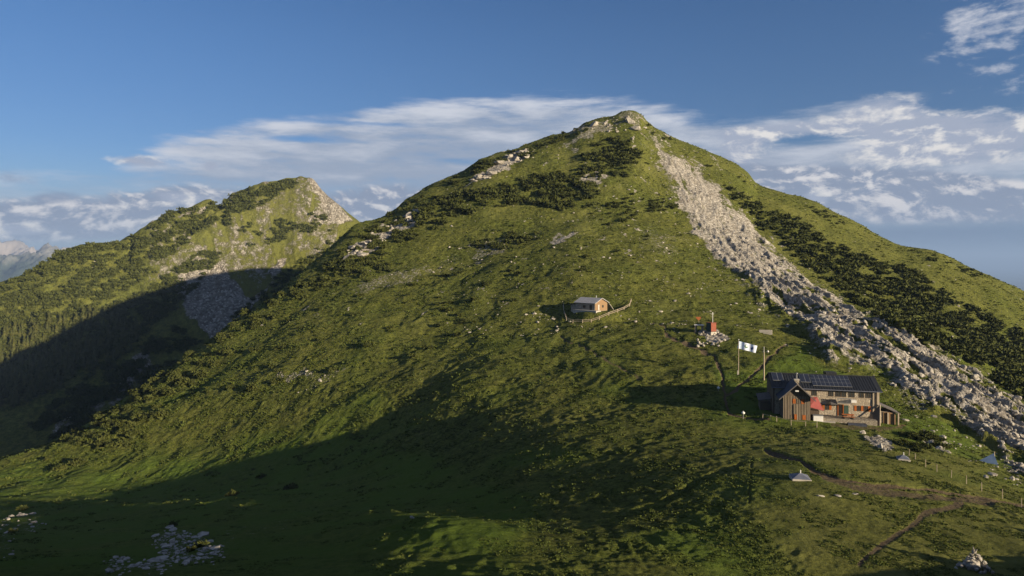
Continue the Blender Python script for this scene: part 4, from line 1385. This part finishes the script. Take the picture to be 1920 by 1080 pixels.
for y0, y1 in ((-0.75, DEP / 2), (DEP / 2, DEP + 0.6)):
    rf.slab([(XL - 0.35, y0, roof_z(y0)), (XR + 0.42, y0, roof_z(y0)), (XR + 0.42, y1, roof_z(y1)), (XL - 0.35, y1, roof_z(y1))], 0.16)
roof = rf.build('roof', M_SEAM, hut)
sb = MB()
for k in range(40):
    x = XL - 0.3 + 0.45 * k
    if x < XR + 0.35:
        sb.slab([(x, -0.74, roof_z(-0.74) + 0.045), (x + 0.05, -0.74, roof_z(-0.74) + 0.045), (x + 0.05, DEP / 2, roof_z(DEP / 2) + 0.045), (x, DEP / 2, roof_z(DEP / 2) + 0.045)], 0.05)
sb.build('standing_seam', M_SEAM, roof)
MB().tube((XL - 0.35, -0.80, roof_z(-0.75) - 0.10), (XR + 0.4, -0.80, roof_z(-0.75) - 0.10), 0.07).build('gutter', M_STEEL, roof)
MB().box(XL - 0.35, XR + 0.42, DEP / 2 - 0.18, DEP / 2 + 0.18, roof_z(DEP / 2) - 0.04, roof_z(DEP / 2) + 0.06).build('ridge_cap', M_SEAM, roof)
MB().prism([(DEP / 2 + 0.3, EAVE + 0.9), (DEP - 1.2, EAVE + 0.9), (DEP - 1.2, RIDGE + 0.35), (DEP / 2 + 0.3, RIDGE + 0.55)], 0, 1.3, 3.1).build('dormer', M_SEAM, roof)


def solar(x0, x1, y0, y1, nx, ny, name, gap=0.045):
    fr = slope_slab(x0, x1, y0, y1, 0.08, 0.14).build(name, M_ALU, hut)
    p_ = MB()
    for i in range(nx):
        for j in range(ny):
            a0 = x0 + (x1 - x0) * i / nx + gap; a1 = x0 + (x1 - x0) * (i + 1) / nx - gap
            c0 = y0 + (y1 - y0) * j / ny + gap; c1 = y0 + (y1 - y0) * (j + 1) / ny - gap
            p_.slab([(a0, c0, roof_z(c0) + 0.155), (a1, c0, roof_z(c0) + 0.155), (a1, c1, roof_z(c1) + 0.155), (a0, c1, roof_z(c1) + 0.155)], 0.014)
    p_.build('panel', M_PANEL, fr)
    return fr
solar(-1.8, 4.75, 0.15, 3.85, 9, 3, 'solar_array')
solar(-8.5, -6.6, 1.4, 4.1, 2, 1, 'solar_collector', 0.06)
solar(-3.7, -1.95, 1.2, 4.0, 2, 1, 'solar_collector', 0.06)

# front wing: wooden gabled annex
AX0, AX1, AY = -7.5, -2.9, -3.6
AM = 0.5 * (AX0 + AX1)
AE, AR = 4.45, 6.6
ann = MB().prism([(AX0, -1.2), (AX1, -1.2), (AX1, AE), (AM, AR - 0.12), (AX0, AE)], 1, AY, -0.05).build('wing', M_BOARD, hut, label='weathered boarded gabled wing')
pr = (AR - AE) / ((AX1 - AX0) / 2)
for sgn, nm, mt in ((-1, 'wing_roof', M_TARP_SHADE), (1, 'wing_roof', M_GREYROOF)):  # one roof: shaded left slope painted dark blue, sunlit right slope grey
    xe = AM + sgn * ((AX1 - AX0) / 2 + 0.75)
    ze = AR + 0.08 - pr * ((AX1 - AX0) / 2 + 0.75)
    pts = [(AM, AY - 0.8, AR + 0.08), (AM, 1.2, AR + 0.08), (xe, 1.2, ze), (xe, AY - 0.8, ze)]
    if sgn > 0:
        pts = pts[::-1]
    s_ = MB().slab(pts, 0.14)
    s_.build(nm, mt, ann)
bb = MB()
for sgn in (-1, 1):
    xe = AM + sgn * ((AX1 - AX0) / 2 + 0.75); ze = AR + 0.08 - pr * ((AX1 - AX0) / 2 + 0.75)
    p0 = [(AM, AY - 0.86, AR - 0.10), (xe, AY - 0.86, ze - 0.18), (xe, AY - 0.86, ze + 0.05), (AM, AY - 0.86, AR + 0.12)]
    bb.slab(p0 if sgn < 0 else p0[::-1], 0.05)
bb.build('bargeboard', M_GREYROOF, ann)
pl = MB()
for k in range(17):
    x = AX0 + 0.12 + k * 0.26
    if x < AX1 - 0.05:
        pl.box(x - 0.03, x + 0.03, AY - 0.045, AY - 0.002, -0.6, AE - 0.05)
pl.build('batten', M_TIMBER, ann)
window(hut, AM - 0.15, AM + 0.75, 3.05, 3.9, AY, True)
window(hut, AM - 1.05, AM - 0.45, 0.35, 1.05, AY, False)
MB().box(AM - 0.40, AM + 0.02, AY - 0.08, AY - 0.03, 0.2, 1.15).build('shutter', M_ORANGE, ann)
MB().box(AM + 0.95, AM + 1.5, AY - 0.08, AY - 0.03, 0.25, 1.1).build('shutter', M_ORANGE, ann)
MB().box(AM - 0.35, AM + 0.2, AY - 0.95, AY - 0.6, AR - 1.25, AR - 1.05).build('gable_lamp', M_WHITE, ann)
MB().tube((AM + 0.08, AY - 0.35, -0.6), (AM + 0.08, AY - 0.35, 3.0), 0.06).build('corner_post', M_TIMBER, ann)
MB().box(AX0 - 0.05, AX1 + 0.05, AY - 0.06, -0.06, -1.2, 0.05).build('plinth', M_DRY, ann)
chm = MB().box(AM + 0.1, AM + 0.85, -0.9, -0.2, AR - 0.9, 6.75).build('chimney', M_DRY, hut)
MB().box(AM + 0.02, AM + 0.93, -0.98, -0.12, 6.75, 6.95).build('chimney_cap', M_CONC, chm)
MB().tube((AM + 0.5, -0.5, 6.95), (AM + 0.5, -0.5, 7.9), 0.09).tube((AM + 0.5, -0.5, 7.9), (AM + 0.5, -0.5, 8.05), 0.2).build('flue', M_ALU, chm)

# red-roofed porch between wing and terrace
MB().slab([(-2.88, -2.6, 2.35), (-0.5, -2.6, 1.8), (-1.15, -0.05, 3.75), (-2.88, -0.05, 3.7)], 0.08).build('porch_roof', M_REDROOF, hut, label='red sloping porch roof')
MB().box(-3.0, -1.25, -2.3, -0.06, -1.0, 1.7).build('porch_wall', M_DARKWOOD, hut)
# facade details
for x0, x1 in ((-2.1, -1.2), (0.75, 1.6), (1.9, 2.75), (2.85, 3.7), (4.1, 5.1), (5.8, 6.6), (6.9, 7.7)):
    window(hut, x0, x1, 3.95, 4.85, 0.0, False)
MB().box(0.55, 7.95, -0.09, -0.002, 3.80, 3.89).build('sill_band', M_TIMBER, hut)
window(hut, 5.4, 6.1, 1.55, 2.5, 0.0, True)
window(hut, 6.6, 7.25, 1.55, 2.5, 0.0, False)
MB().box(7.28, 7.7, -0.07, -0.02, 1.55, 2.5).build('shutter', M_ORANGE, hut)
window(hut, 0.1, 0.85, 1.5, 2.4, 0.0, True)
dr = MB().box(2.25, 2.38, -0.10, -0.003, 0.55, 2.62).box(3.12, 3.25, -0.10, -0.003, 0.55, 2.62).box(2.38, 3.12, -0.10, -0.003, 2.5, 2.62).build('door', M_ORANGE, hut)
MB().box(2.38, 3.12, -0.03, -0.006, 0.55, 2.5).build('opening', M_DARK, dr)
MB().box(3.3, 4.05, -0.12, -0.03, 0.6, 2.45).build('door_leaf', M_GREENBOX, dr)
can = MB().slab([(0.9, -1.3, 2.75), (2.0, -1.3, 2.75), (2.0, -0.02, 3.45), (0.9, -0.02, 3.45)], 0.1).build('canopy', M_GREYROOF, hut)
bal = MB().box(2.0, 4.3, -1.15, -0.02, 2.82, 2.96).build('balcony', M_TIMBER, hut)
rl = MB()
for k in range(12):
    rl.box(2.03 + k * 0.2, 2.09 + k * 0.2, -1.12, -1.07, 2.96, 3.85)
rl.box(2.0, 4.3, -1.14, -1.05, 3.85, 3.93).box(2.0, 4.3, -1.13, -1.06, 3.05, 3.10)
rl.build('railing', M_ALU, bal)
MB().box(4.32, 5.2, -0.9, -0.08, 3.15, 3.6).build('awning_box', M_WHITE, hut)
MB().box(8.0, 8.22, -0.18, -0.003, -0.8, EAVE - 0.1).build('drainpipe', M_TIMBER, hut)
MB().box(8.65, 9.05, -0.25, -0.004, -1.0, EAVE - 0.05).build('corner_pillar', M_TIMBER, hut)
ww = MB().slab([(6.3, -1.0, -0.15), (8.4, -2.7, -1.1), (9.05, -0.4, 2.9)], 0.14).build('wind_shield', M_BOARD_Y, hut, label='dark slanting boarded wind shield at the right corner')
MB().tube((8.45, -2.75, -1.3), (9.1, -0.42, 2.95), 0.09).build('brace', M_TIMBER, ww)
# right lean-to
lt = MB().box(9.05, 11.8, 0.3, 4.2, -1.6, 1.6).build('lean_to', M_STONE, hut)
MB().slab([(9.07, -0.1, 2.95), (12.5, -0.1, 1.45), (12.5, 4.8, 1.45), (9.07, 4.8, 2.95)], 0.16).build('lean_to_roof', M_GREYROOF, lt)
MB().box(9.8, 11.75, 0.18, 0.295, -1.4, 1.55).build('boarding', M_BOARD_LIT, lt)
MB().box(10.4, 10.6, -0.05, 0.17, -1.3, 1.5).box(12.0, 12.2, -0.3, -0.1, -1.5, 1.5).build('lean_to_post', M_TIMBER, lt)
# left lean-to shed
ls = MB().box(XL - 2.0, XL - 0.02, 2.2, 5.0, -1.2, 1.7).build('shed', M_BOARD_Y, hut)
MB().slab([(XL - 2.4, 1.5, 2.35), (XL - 0.05, 1.5, 2.75), (XL - 0.05, 5.3, 3.3), (XL - 2.4, 5.3, 2.9)], 0.12).build('shed_roof', M_GREYROOF, ls)
# terrace in front of the door
MB().box(-1.1, 8.1, -2.6, -0.06, -1.5, 0.5).build('terrace', M_DRY, hut)
MB().box(-1.0, 1.2, -3.5, -2.62, -1.6, 0.05).box(-1.0, 1.0, -4.3, -3.52, -1.8, -0.45).build('steps', M_CONC, hut)


def on_hut(x, y, z):
    return (HX + x * ca + y * sa, HY - x * sa + y * ca, HZ + z)


def place(name, lx, ly, z, label, cat, group=None):
    e = empty(name, on_hut(lx, ly, z), -HUT_ANG)
    return tag(e, label, cat, group)


b_ = place('bench', 3.6, -1.7, 0.5, 'orange bench and table set on the terrace beside the dark hut door', 'bench')
MB().box(-1.0, 1.0, -0.3, 0.3, 0.66, 0.74).build('tabletop', M_BENCH, b_)
for y in (-0.62, 0.62):
    MB().box(-1.0, 1.0, y - 0.15, y + 0.15, 0.38, 0.45).build('seat', M_BENCH, b_)
for x in (-0.7, 0.7):
    MB().box(x - 0.05, x + 0.05, -0.7, 0.7, 0.0, 0.08).box(x - 0.05, x + 0.05, -0.12, 0.12, 0.081, 0.655).box(x - 0.05, x + 0.05, -0.72, -0.52, 0.081, 0.375).box(x - 0.05, x + 0.05, 0.52, 0.72, 0.081, 0.375).build('leg', M_DARKWOOD, b_)
tr = place('water_trough', 4.6, -3.6, -0.75, 'dark metal water trough in front of the terrace wall', 'trough')
MB().box(-1.5, 1.5, -0.4, -0.32, 0.15, 0.85).box(-1.5, 1.5, 0.32, 0.4, 0.15, 0.85).box(-1.5, -1.42, -0.32, 0.32, 0.15, 0.85).box(1.42, 1.5, -0.32, 0.32, 0.15, 0.85).box(-1.42, 1.42, -0.32, 0.32, 0.15, 0.22).build('basin', M_TARP_SHADE, tr)
for x in (-1.1, 1.1):
    MB().box(x - 0.1, x + 0.1, -0.35, 0.35, -0.6, 0.15).build('leg', M_CONC, tr)
fz = place('storage_chest', -1.6, -3.0, -0.45, 'white storage chest under the red porch roof', 'chest')
MB().box(-0.8, 0.8, -0.4, 0.4, 0.0, 1.45).build('body', M_WHITE, fz, 0.03)
MB().box(-0.84, 0.84, -0.44, 0.44, 1.455, 1.58).build('lid', M_ALU, fz)
tp_ = place('tarp_heap', XL - 1.7, 0.2, -0.5, 'dark tarpaulin heap in the shadow left of the hut', 'tarpaulin')
V, Q = boulder_arrays(900, 2)
ob = link('cover', big_mesh('cover', V * np.array([1.6, 1.1, 0.9]) + np.array([0, 0, 0.35]), Q, True), M_TARP_SHADE, tp_)
link('stacked_wood', big_mesh('stacked_wood', boulder_arrays(905, 2)[0] * np.array([1.2, 0.9, 0.5]) + np.array([0.2, 0.3, 0.1]), Q, False), M_DARKWOOD, tp_)
wp = place('firewood_pile', 12.4, -0.6, -0.95, 'heap of split firewood beside the right lean-to', 'firewood')
g = np.random.default_rng(77)
for k in range(16):
    a = g.uniform(-0.9, 0.9); c = g.uniform(-0.5, 0.5); z = max(0.05, 0.7 - 0.7 * abs(a)) * g.uniform(0.2, 1)
    th = g.uniform(0, 3.1)
    MB().tube((a - 0.35 * math.cos(th), c - 0.35 * math.sin(th), z), (a + 0.35 * math.cos(th), c + 0.35 * math.sin(th), z + g.uniform(-0.1, 0.1)), 0.11, 0.09, 6).build('log', M_BOARD_LIT if k % 2 else M_TIMBER, wp)


def fence(name, uvs, hgt, label, r_=0.06, rails=2, mat=M_TIMBER, group=None, finder=at, rail_r=0.035):
    P = [np.array(finder(u, v)) for u, v in uvs]
    base = P[len(P) // 2]
    e = tag(empty(name, tuple(base)), label, 'fence', group)
    gg = np.random.default_rng(int(abs(uvs[0][0])))
    for p in P:
        q = p - base
        h = hgt * gg.uniform(0.88, 1.12)
        MB().tube((q[0], q[1], q[2] - 0.3), (q[0] + gg.normal(0, 0.04), q[1] + gg.normal(0, 0.04), q[2] + h), r_, r_ * 0.85, 7).build('post', mat, e)
    for a, c in zip(P[:-1], P[1:]):
        for k in range(rails):
            zz = hgt * (0.45 + 0.42 * k) if rails > 1 else hgt * 0.85
            MB().tube(tuple(a - base + np.array([0, 0, zz])), tuple(c - base + np.array([0, 0, zz])), rail_r, rail_r, 6).build('rail', mat, e)
    return e


fence('garden_fence', [(1430, 785), (1446, 789), (1457, 792), (1484, 797), (1510, 799), (1532, 802)], 0.95, 'low post and rail fence in front of the wooden hut wing', 0.055, 1)
fence('pasture_fence', [(1704, 856), (1716, 862), (1736, 876), (1757, 884), (1783, 896), (1812, 908), (1840, 921), (1879, 935), (1915, 952)], 1.05,
      'thin wire fence of wooden posts along the grassy saddle edge', 0.045, 1, rail_r=0.006)
fence('cabin_fence', [(1056, 575), (1058, 588), (1062, 601), (1074, 606), (1092, 606), (1108, 603), (1124, 598), (1141, 592), (1158, 587), (1170, 581), (1181, 576), (1183, 566)], 1.05,
      'pole fence curving around the small lone cabin', 0.10, 2, rail_r=0.065)

# ------------------------------------------------------------------ small cabin on the slope
cab = tag(empty('cabin', (SX, SY, SZ), R(-45)), 'small cabin with grey roof and tan lit gable inside a curving fence', 'cabin')
CL, CW, CE, CR = 7.6, 6.2, 2.4, 3.75        # local +X is the lit gable side, -Y faces the camera
MB().prism([(-CW / 2, -0.6), (CW / 2, -0.6), (CW / 2, CE), (0, CR), (-CW / 2, CE)], 0, -CL, 0).build('wall', M_STONE, cab)
MB().prism([(-CW / 2 + 0.1, 0.1), (CW / 2 - 0.1, 0.1), (CW / 2 - 0.1, CE), (0, CR - 0.1), (-CW / 2 + 0.1, CE)], 0, 0.004, 0.09).build('gable', M_BOARD_LIT, cab, label='tan boarded gable in the sun')
cp_ = (CR - CE) / (CW / 2)
crf = MB()
for sg in (-1, 1):
    pts = [(-CL - 0.4, 0, CR + 0.12), (0.55, 0, CR + 0.12), (0.55, sg * (CW / 2 + 0.4), CE + 0.12 - 0.4 * cp_), (-CL - 0.4, sg * (CW / 2 + 0.4), CE + 0.12 - 0.4 * cp_)]
    crf.slab(pts if sg < 0 else pts[::-1], -0.14 if False else 0.14)
cr_ = crf.build('roof', M_CABROOF, cab)
MB().tube((-2.2, 0.4, CR - 0.2), (-2.2, 0.4, CR + 0.9), 0.16).build('chimney', M_ALU, cr_)
cd = MB().box(0.1, 0.16, -1.7, -1.0, 0.1, 2.0).build('door', M_CONC, cab)
MB().box(0.165, 0.19, -1.15, -1.08, 1.0, 1.1).build('handle', M_DARK, cd)
wf = MB().box(0.1, 0.15, 0.35, 1.15, 1.0, 1.8).build('window', M_DARKWOOD, cab)
MB().box(0.152, 0.165, 0.42, 1.08, 1.07, 1.73).build('pane', M_GLASS, wf)
MB().box(-CL - 2.2, -CL - 0.02, -CW / 2 + 0.4, CW / 2 - 0.4, -0.6, 1.7).build('side_shed', M_STONE, cab)
MB().slab([(-CL - 2.5, -CW / 2 + 0.1, 1.75), (-CL - 0.0, -CW / 2 + 0.1, 2.3), (-CL - 0.0, CW / 2, 2.3), (-CL - 2.5, CW / 2, 1.75)], 0.12).build('side_roof', M_GREYROOF, cab)
MB().slab([(0.6, CW / 2 + 0.4, CE - 0.2), (0.6, CW / 2 + 2.6, 0.2), (-1.6, CW / 2 + 2.6, 0.2), (-1.6, CW / 2 + 0.4, CE - 0.2)], 0.12).build('lean_to_roof', M_CONC, cab)
MB().box(-4.6, -3.6, -CW / 2 - 0.05, -CW / 2 - 0.004, 0.9, 1.7).build('side_window', M_DARKWOOD, cab)
MB().box(-2.0, -1.1, -CW / 2 - 0.05, -CW / 2 - 0.004, 0.0, 1.9).build('side_door', M_DARKWOOD, cab)
MB().prism([(-7.6, -4.4), (-3.0, -5.1), (1.8, -4.8), (1.9, -2.6), (-7.4, -2.5)], 2, -0.8, 0.34).build('apron', M_CONC, cab)

# ------------------------------------------------------------------ box with aerial, flag mast, wind mast, small things
p = at(1334, 625)
bx = tag(empty('equipment_box', tuple(p), R(-68)), 'red-brown equipment box with tall aerial on a stone heap', 'box')
MB().box(-1.1, 1.1, -0.95, 0.95, -0.3, 0.5).build('base', M_CONC, bx)
MB().box(-0.98, 0.98, -0.85, 0.85, 0.504, 2.9).build('cabinet', M_GREENBOX, bx)
MB().box(0.983, 1.03, -0.83, 0.83, 0.62, 2.85).build('panel', M_REDBOX, bx, label='red-brown lit side panel')
MB().box(-1.06, 1.10, -0.93, 0.93, 2.903, 3.02).build('lid', M_REDBOX, bx)
MB().tube((0.35, 0.2, 3.0), (0.35, 0.2, 5.6), 0.07).tube((0.35, -0.25, 5.3), (0.35, 0.65, 5.3), 0.035).ball((0.35, 0.2, 5.65), 0.14).build('aerial', M_WHITE, bx)
MB().tube((1.0, 0.2, 0.3), (1.9, 0.2, -0.2), 0.08).build('stay', M_TIMBER, bx)
# stone heap
p2 = at(1322, 640)
hp = tag(empty('stone_heap', tuple(p2)), 'tumbled heap of grey stones beneath the red-brown box', 'stones')
g = np.random.default_rng(91)
for k in range(26):
    V, Q = boulder_arrays(920 + k, 1)
    q = at(1302 + g.uniform(0, 58), 622 + g.uniform(0, 30))
    s = g.uniform(0.3, 0.75)
    W = transform(V, q - p2 + np.array([0, 0, 0.2]), s, g.uniform(0, 6), g.uniform(0.6, 1))
    link('stone', big_mesh('stone', W, Q, False), M_ROCK, hp)
p = at(1311, 622)
sl = tag(empty('slab_table', tuple(p), R(-25)), 'white slab on stone supports left of the red-brown box', 'table')
MB().box(-1.25, 1.25, -0.7, 0.7, 1.7, 1.92).build('slab', M_WHITE, sl, 0.02)
MB().box(-1.1, -0.7, -0.5, 0.5, -0.5, 1.695).build('support', M_DRY, sl)
MB().box(0.6, 1.1, -0.5, 0.5, -0.5, 1.695).build('support', M_DRY, sl)
p = at(1309, 606)
of = tag(empty('marker', tuple(p), R(-15)), 'small orange wedge marker on a stake behind the white slab', 'marker')
MB().prism([(-0.75, 1.75), (0.75, 1.75), (0.62, 1.25), (0.1, 0.7), (-0.5, 1.2)], 1, -0.06, 0.06).build('plate', M_BENCH, of)
MB().tube((0.1, 0.12, -0.4), (0.1, 0.12, 1.5), 0.05).build('stake', M_TIMBER, of)
p = at(1436, 625)
tb = tag(empty('stone_trough', tuple(p), R(-22)), 'long pale stone block at the foot of the rock band', 'trough')
MB().box(-1.7, 1.7, -0.5, 0.5, -0.3, 0.95).build('block', M_CONC, tb, 0.06)
MB().box(-1.5, 1.5, -0.32, 0.32, 0.953, 1.0).build('rim', M_DRY, tb)

# flag
p = at(1385, 702)
fl = tag(empty('flagpole', tuple(p), R(-20)), 'weathered wooden flagpole on the grass above the hut', 'flagpole')
MB().tube((0, 0, -0.4), (0.06, 0, 7.6), 0.085, 0.05).build('pole', M_TIMBER, fl)
MB().ball((0.06, 0, 7.68), 0.11).build('finial', M_WHITE, fl)
MB().box(-0.25, 0.05, -0.12, 0.12, -0.3, 0.9).build('foot', M_CONC, fl)
mf, nf_, bf = base_mat('flag_cloth', 0.8, 0.1)
tcf = nf_.new('TexCoord'); spf = nf_.new('SeparateXYZ')
nf_.t.links.new(tcf.outputs['Object'], spf.inputs[0])
sx_, sz_ = spf.outputs[0], spf.outputs[2]
a_ = nf_.math('ADD', sx_, nf_.math('MULTIPLY', sz_, 0.6)); b__ = nf_.math('SUBTRACT', sx_, nf_.math('MULTIPLY', sz_, 0.6))
ck = nf_.new('TexChecker'); ck.inputs['Scale'].default_value = 5.0
nf_.put(ck.inputs['Vector'], nf_.comb(nf_.math('ADD', a_, 0.013), nf_.math('ADD', b__, 0.013), 0.05))
ck.inputs['Color1'].default_value = (0.72, 0.75, 0.80, 1); ck.inputs['Color2'].default_value = (0.30, 0.48, 0.72, 1)
def disc(cx, cz, rx, rz_):
    dx = nf_.math('DIVIDE', nf_.math('SUBTRACT', sx_, cx), rx); dz = nf_.math('DIVIDE', nf_.math('SUBTRACT', sz_, cz), rz_)
    return nf_.sstep(nf_.math('ADD', nf_.math('MULTIPLY', dx, dx), nf_.math('MULTIPLY', dz, dz)), 1.05, 0.95)
# local flag coordinates: x along the fly, z down the hoist
plain = nf_.sstep(sx_, 1.10, 1.20)
colf = nf_.mix(plain, ck.outputs[0], (0.62, 0.68, 0.80))
colf = nf_.mix(disc(1.72, -0.70, 0.40, 0.40), colf, (0.10, 0.20, 0.13))
colf = nf_.mix(disc(1.82, -0.58, 0.24, 0.22), colf, (0.72, 0.70, 0.72))
colf = nf_.mix(disc(2.95, -0.78, 0.32, 0.38), colf, (0.06, 0.09, 0.20))
colf = nf_.mix(disc(2.86, -0.55, 0.13, 0.16), colf, (0.66, 0.68, 0.75))
nf_.put(bf.inputs['Base Color'], colf)
flag = tag(empty('flag', tuple(p + np.array([0.12, 0, 7.35])), R(-20)), 'blue and white flag with two crests blowing from the wooden flagpole', 'flag')
nx, nz = 28, 9
fv, fq = [], []
for side in (0, 1):
    for i in range(nx + 1):
        for j in range(nz + 1):
            x = 3.9 * i / nx; z = -1.6 * j / nz
            w_ = 0.10 * math.sin(x * 3.4 + 0.6 * z) * min(1, x / 0.6)
            fv.append((x, z, w_ + side * 0.012))
for side in (0, 1):
    o0 = side * (nx + 1) * (nz + 1)
    for i in range(nx):
        for j in range(nz):
            q = (o0 + i * (nz + 1) + j, o0 + (i + 1) * (nz + 1) + j, o0 + (i + 1) * (nz + 1) + j + 1, o0 + i * (nz + 1) + j + 1)
            fq.append(q if side else q[::-1])
clm = big_mesh('cloth', np.array([(x, w_, z) for x, z, w_ in fv]), np.array(fq))
cl = link('cloth', clm, mf, flag)
cl.rotation_euler = (0, R(13), 0)
hl = MB().tube((0.0, 0, 0.0), (-0.10, 0, 0.1), 0.02).tube((-0.33, 0, -1.55), (-0.14, 0, -1.6), 0.02).build('halyard', M_WHITE, flag)

p = at(1433, 713)
mm = tag(empty('weather_mast', tuple(p), R(-20)), 'slender grey weather mast with cross arm right of the flagpole', 'mast')
MB().tube((0, 0, -0.4), (0, 0, 6.0), 0.15, 0.10).build('post', M_TIMBER, mm)
MB().tube((0, 0, 6.0), (0, 0, 7.2), 0.05, 0.04).build('rod', M_WHITE, mm)
MB().tube((-0.35, 0, 6.05), (0.75, 0, 6.05), 0.05).build('cross_arm', M_ALU, mm)
MB().ball((0.78, 0, 6.2), 0.22).build('sensor', M_WHITE, mm)

for (u, v, h, lab) in [(1394, 786, 1.0, 'white mushroom-capped vent pipe on the grass left of the hut'), (1347, 733, 0.5, 'white mushroom-capped vent pipe where the paths fork above the hut')]:
    p = at(u, v)
    e = tag(empty('vent_pipe', tuple(p)), lab, 'vent')
    MB().tube((0, 0, -0.3), (0, 0, h), 0.05).build('pipe', M_ALU, e)
    MB().ball((0, 0, h + 0.12), 0.32, 12, 6, 0.75).tube((0, 0, h + 0.3), (0, 0, h + 0.5), 0.08, 0.02).build('cap', M_WHITE, e, smooth=True)


def cistern(u, v, w_, h, lab, rz):
    p = at(u, v)
    e = tag(empty('cistern_cover', tuple(p), R(rz)), lab, 'cover')
    MB().box(-w_, w_, -w_, w_, -0.5, 0.22).build('base', M_CONC, e, 0.03)
    a = w_ * 0.94
    n0 = len(MB().v)
    k = MB()
    k.v = [(-a, -a, 0.224), (a, -a, 0.224), (a, a, 0.224), (-a, a, 0.224), (0, 0, 0.224 + h)]
    k.f = [(0, 1, 4), (1, 2, 4), (2, 3, 4), (3, 0, 4), (3, 2, 1, 0)]
    k.build('hood', M_STEEL, e, label='galvanised pyramid hood')
    MB().tube((0.05, 0, 0.1 + h), (0.05, 0, 0.55 + h), 0.06).build('pipe', M_WHITE, e)
cistern(1500, 898, 1.05, 0.48, 'pyramid-topped cistern cover on the grassy saddle in front of the hut', -12)
cistern(1694, 861, 0.75, 0.45, 'smaller pyramid-topped cistern cover beside the wire fence', -20)
p = at(1850, 866)
tn = tag(empty('tilted_panel', tuple(p), R(-10)), 'dark blue tilted panel on a pale post near the right edge', 'panel')
MB().slab([(-1.35, -0.3, 0.15), (1.2, -0.9, -0.1), (1.15, 0.3, 1.35)], 0.08).build('panel', M_BLUE, tn)
MB().tube((1.25, 0.3, -1.2), (1.25, 0.3, 1.6), 0.08).build('post', M_TIMBER, tn)
for k, (u, v, lab) in enumerate([(1537, 931, 'leftmost of three pale slabs lying in the grass below the cistern cover'), (1571, 930, 'middle one of three pale slabs lying in the grass'),
                                 (1603, 927, 'rightmost of three pale slabs lying in the grass')]):
    p = at(u, v)
    e = tag(empty('stone_slab', tuple(p), R(-10 + 9 * k)), lab, 'slab')
    V, Q = boulder_arrays(970 + k, 2)
    link('slab', big_mesh('slab', V * np.array([0.45, 0.30, 0.14]) + np.array([0, 0, 0.04]), Q, False), M_CONC if k == 0 else M_ROCK, e)

# cairn at the lower right
p = at(1826, 1066)
cn = tag(empty('cairn', tuple(p)), 'pointed cairn of pale stones in the grass at the lower right', 'cairn')
g = np.random.default_rng(95)
CH = 1.62
for k in range(120):
    t = g.uniform(0, 1) ** 1.4
    s = g.uniform(0.13, 0.27) * (1.1 - 0.5 * t)
    rr = (1.30 * (1 - t) ** 1.1) * g.uniform(0.55, 1.0)
    an = g.uniform(0, 6.283)
    x, y = rr * math.cos(an) * 1.1 + 0.1, rr * math.sin(an) * 0.8
    gz = ground_z(p[0] + x, p[1] + y) - p[2]
    V, Q = B1[k % 6]
    W = transform(V, np.array([x, y, max(gz, 0) * 0.5 + min(gz, 0) + CH * t * 0.92 + 0.05]), s, g.uniform(0, 6), g.uniform(0.55, 1.1), (g.normal(0, 0.3), g.normal(0, 0.3)))
    if k < 95:
        link('stone', big_mesh('stone', W, Q, False), M_ROCK, cn)
V, Q = B1[2]
for (x, z, s) in ((0.02, 1.55, 0.15), (-0.03, 1.75, 0.10)):
    link('stone', big_mesh('stone', transform(V, np.array([x, 0, z]), s, 1.0, 1.5), Q, False), M_ROCK, cn)
V, Q = boulder_arrays(990, 2)
link('core', big_mesh('core', V * np.array([0.85, 0.6, 0.85]) + np.array([0.05, 0, 0.3]), Q, False), M_ROCK, cn)
for (u, v, s, lab) in [(1793, 1066, 0.16, 'small stone in the grass left of the cairn'), (1650, 870, 0, ''), (1652, 838, 0.55, 'pale upright boulder below the right lean-to'),
                       (1618, 812, 0.5, 'pale boulder at the end of the hut terrace bank'), (1748, 832, 0.6, 'large pale boulder in the grass right of the hut'),
                       (1762, 842, 0.5, 'flat reddish boulder just right of the large pale one'), (1790, 808, 0.3, 'white stone on the grass below the rock band'),
                       (1812, 820, 0.3, 'second white stone lower on the grass below the rock band'), (772, 972, 0.3, 'pale stone on the lit foreground knoll')]:
    if s:
        p = at(u, v)
        o = link('boulder', BM[int(u) % 6], None, None, tuple(p + np.array([0, 0, 0.2 * s])), (0.2, 0.1, u), (s, s, s * 1.1))
        tag(o, lab, 'boulder')
shrubs(sample([(1690, 815), (1740, 812), (1780, 838), (1760, 852), (1700, 850), (1685, 835)], 26, seed=700), 0.5, 0.95, 'leafy dark green bush on the bank right of the hut', 'bush', 'bushes on the bank right of the hut', 701, 'green_bush')
# ------------------------------------------------------------------ air
hm = bpy.data.meshes.new('haze_box')
x0, x1, y0_, y1_, z0_, z1_ = -61000, 61000, -8100, 61000, -762, 520
hv = [(x0, y0_, z0_), (x1, y0_, z0_), (x1, y1_, z0_), (x0, y1_, z0_), (x0, y0_, z1_), (x1, y0_, z1_), (x1, y1_, z1_), (x0, y1_, z1_)]
hm.from_pydata(hv, [], [(0, 3, 2, 1), (4, 5, 6, 7), (0, 1, 5, 4), (1, 2, 6, 5), (2, 3, 7, 6), (3, 0, 4, 7)])
mh = bpy.data.materials.new('air')
mh.use_nodes = True
nh = N(mh.node_tree)
oh = nh.new('OutputMaterial')
pv = nh.new('VolumePrincipled')
pv.inputs['Color'].default_value = (0.28, 0.42, 0.70, 1)
pv.inputs['Density'].default_value = 0.00006
nh.t.links.new(pv.outputs[0], oh.inputs['Volume'])
tag(link('haze', hm, mh), 'thin blue air over the far valleys', 'haze', kind='stuff')
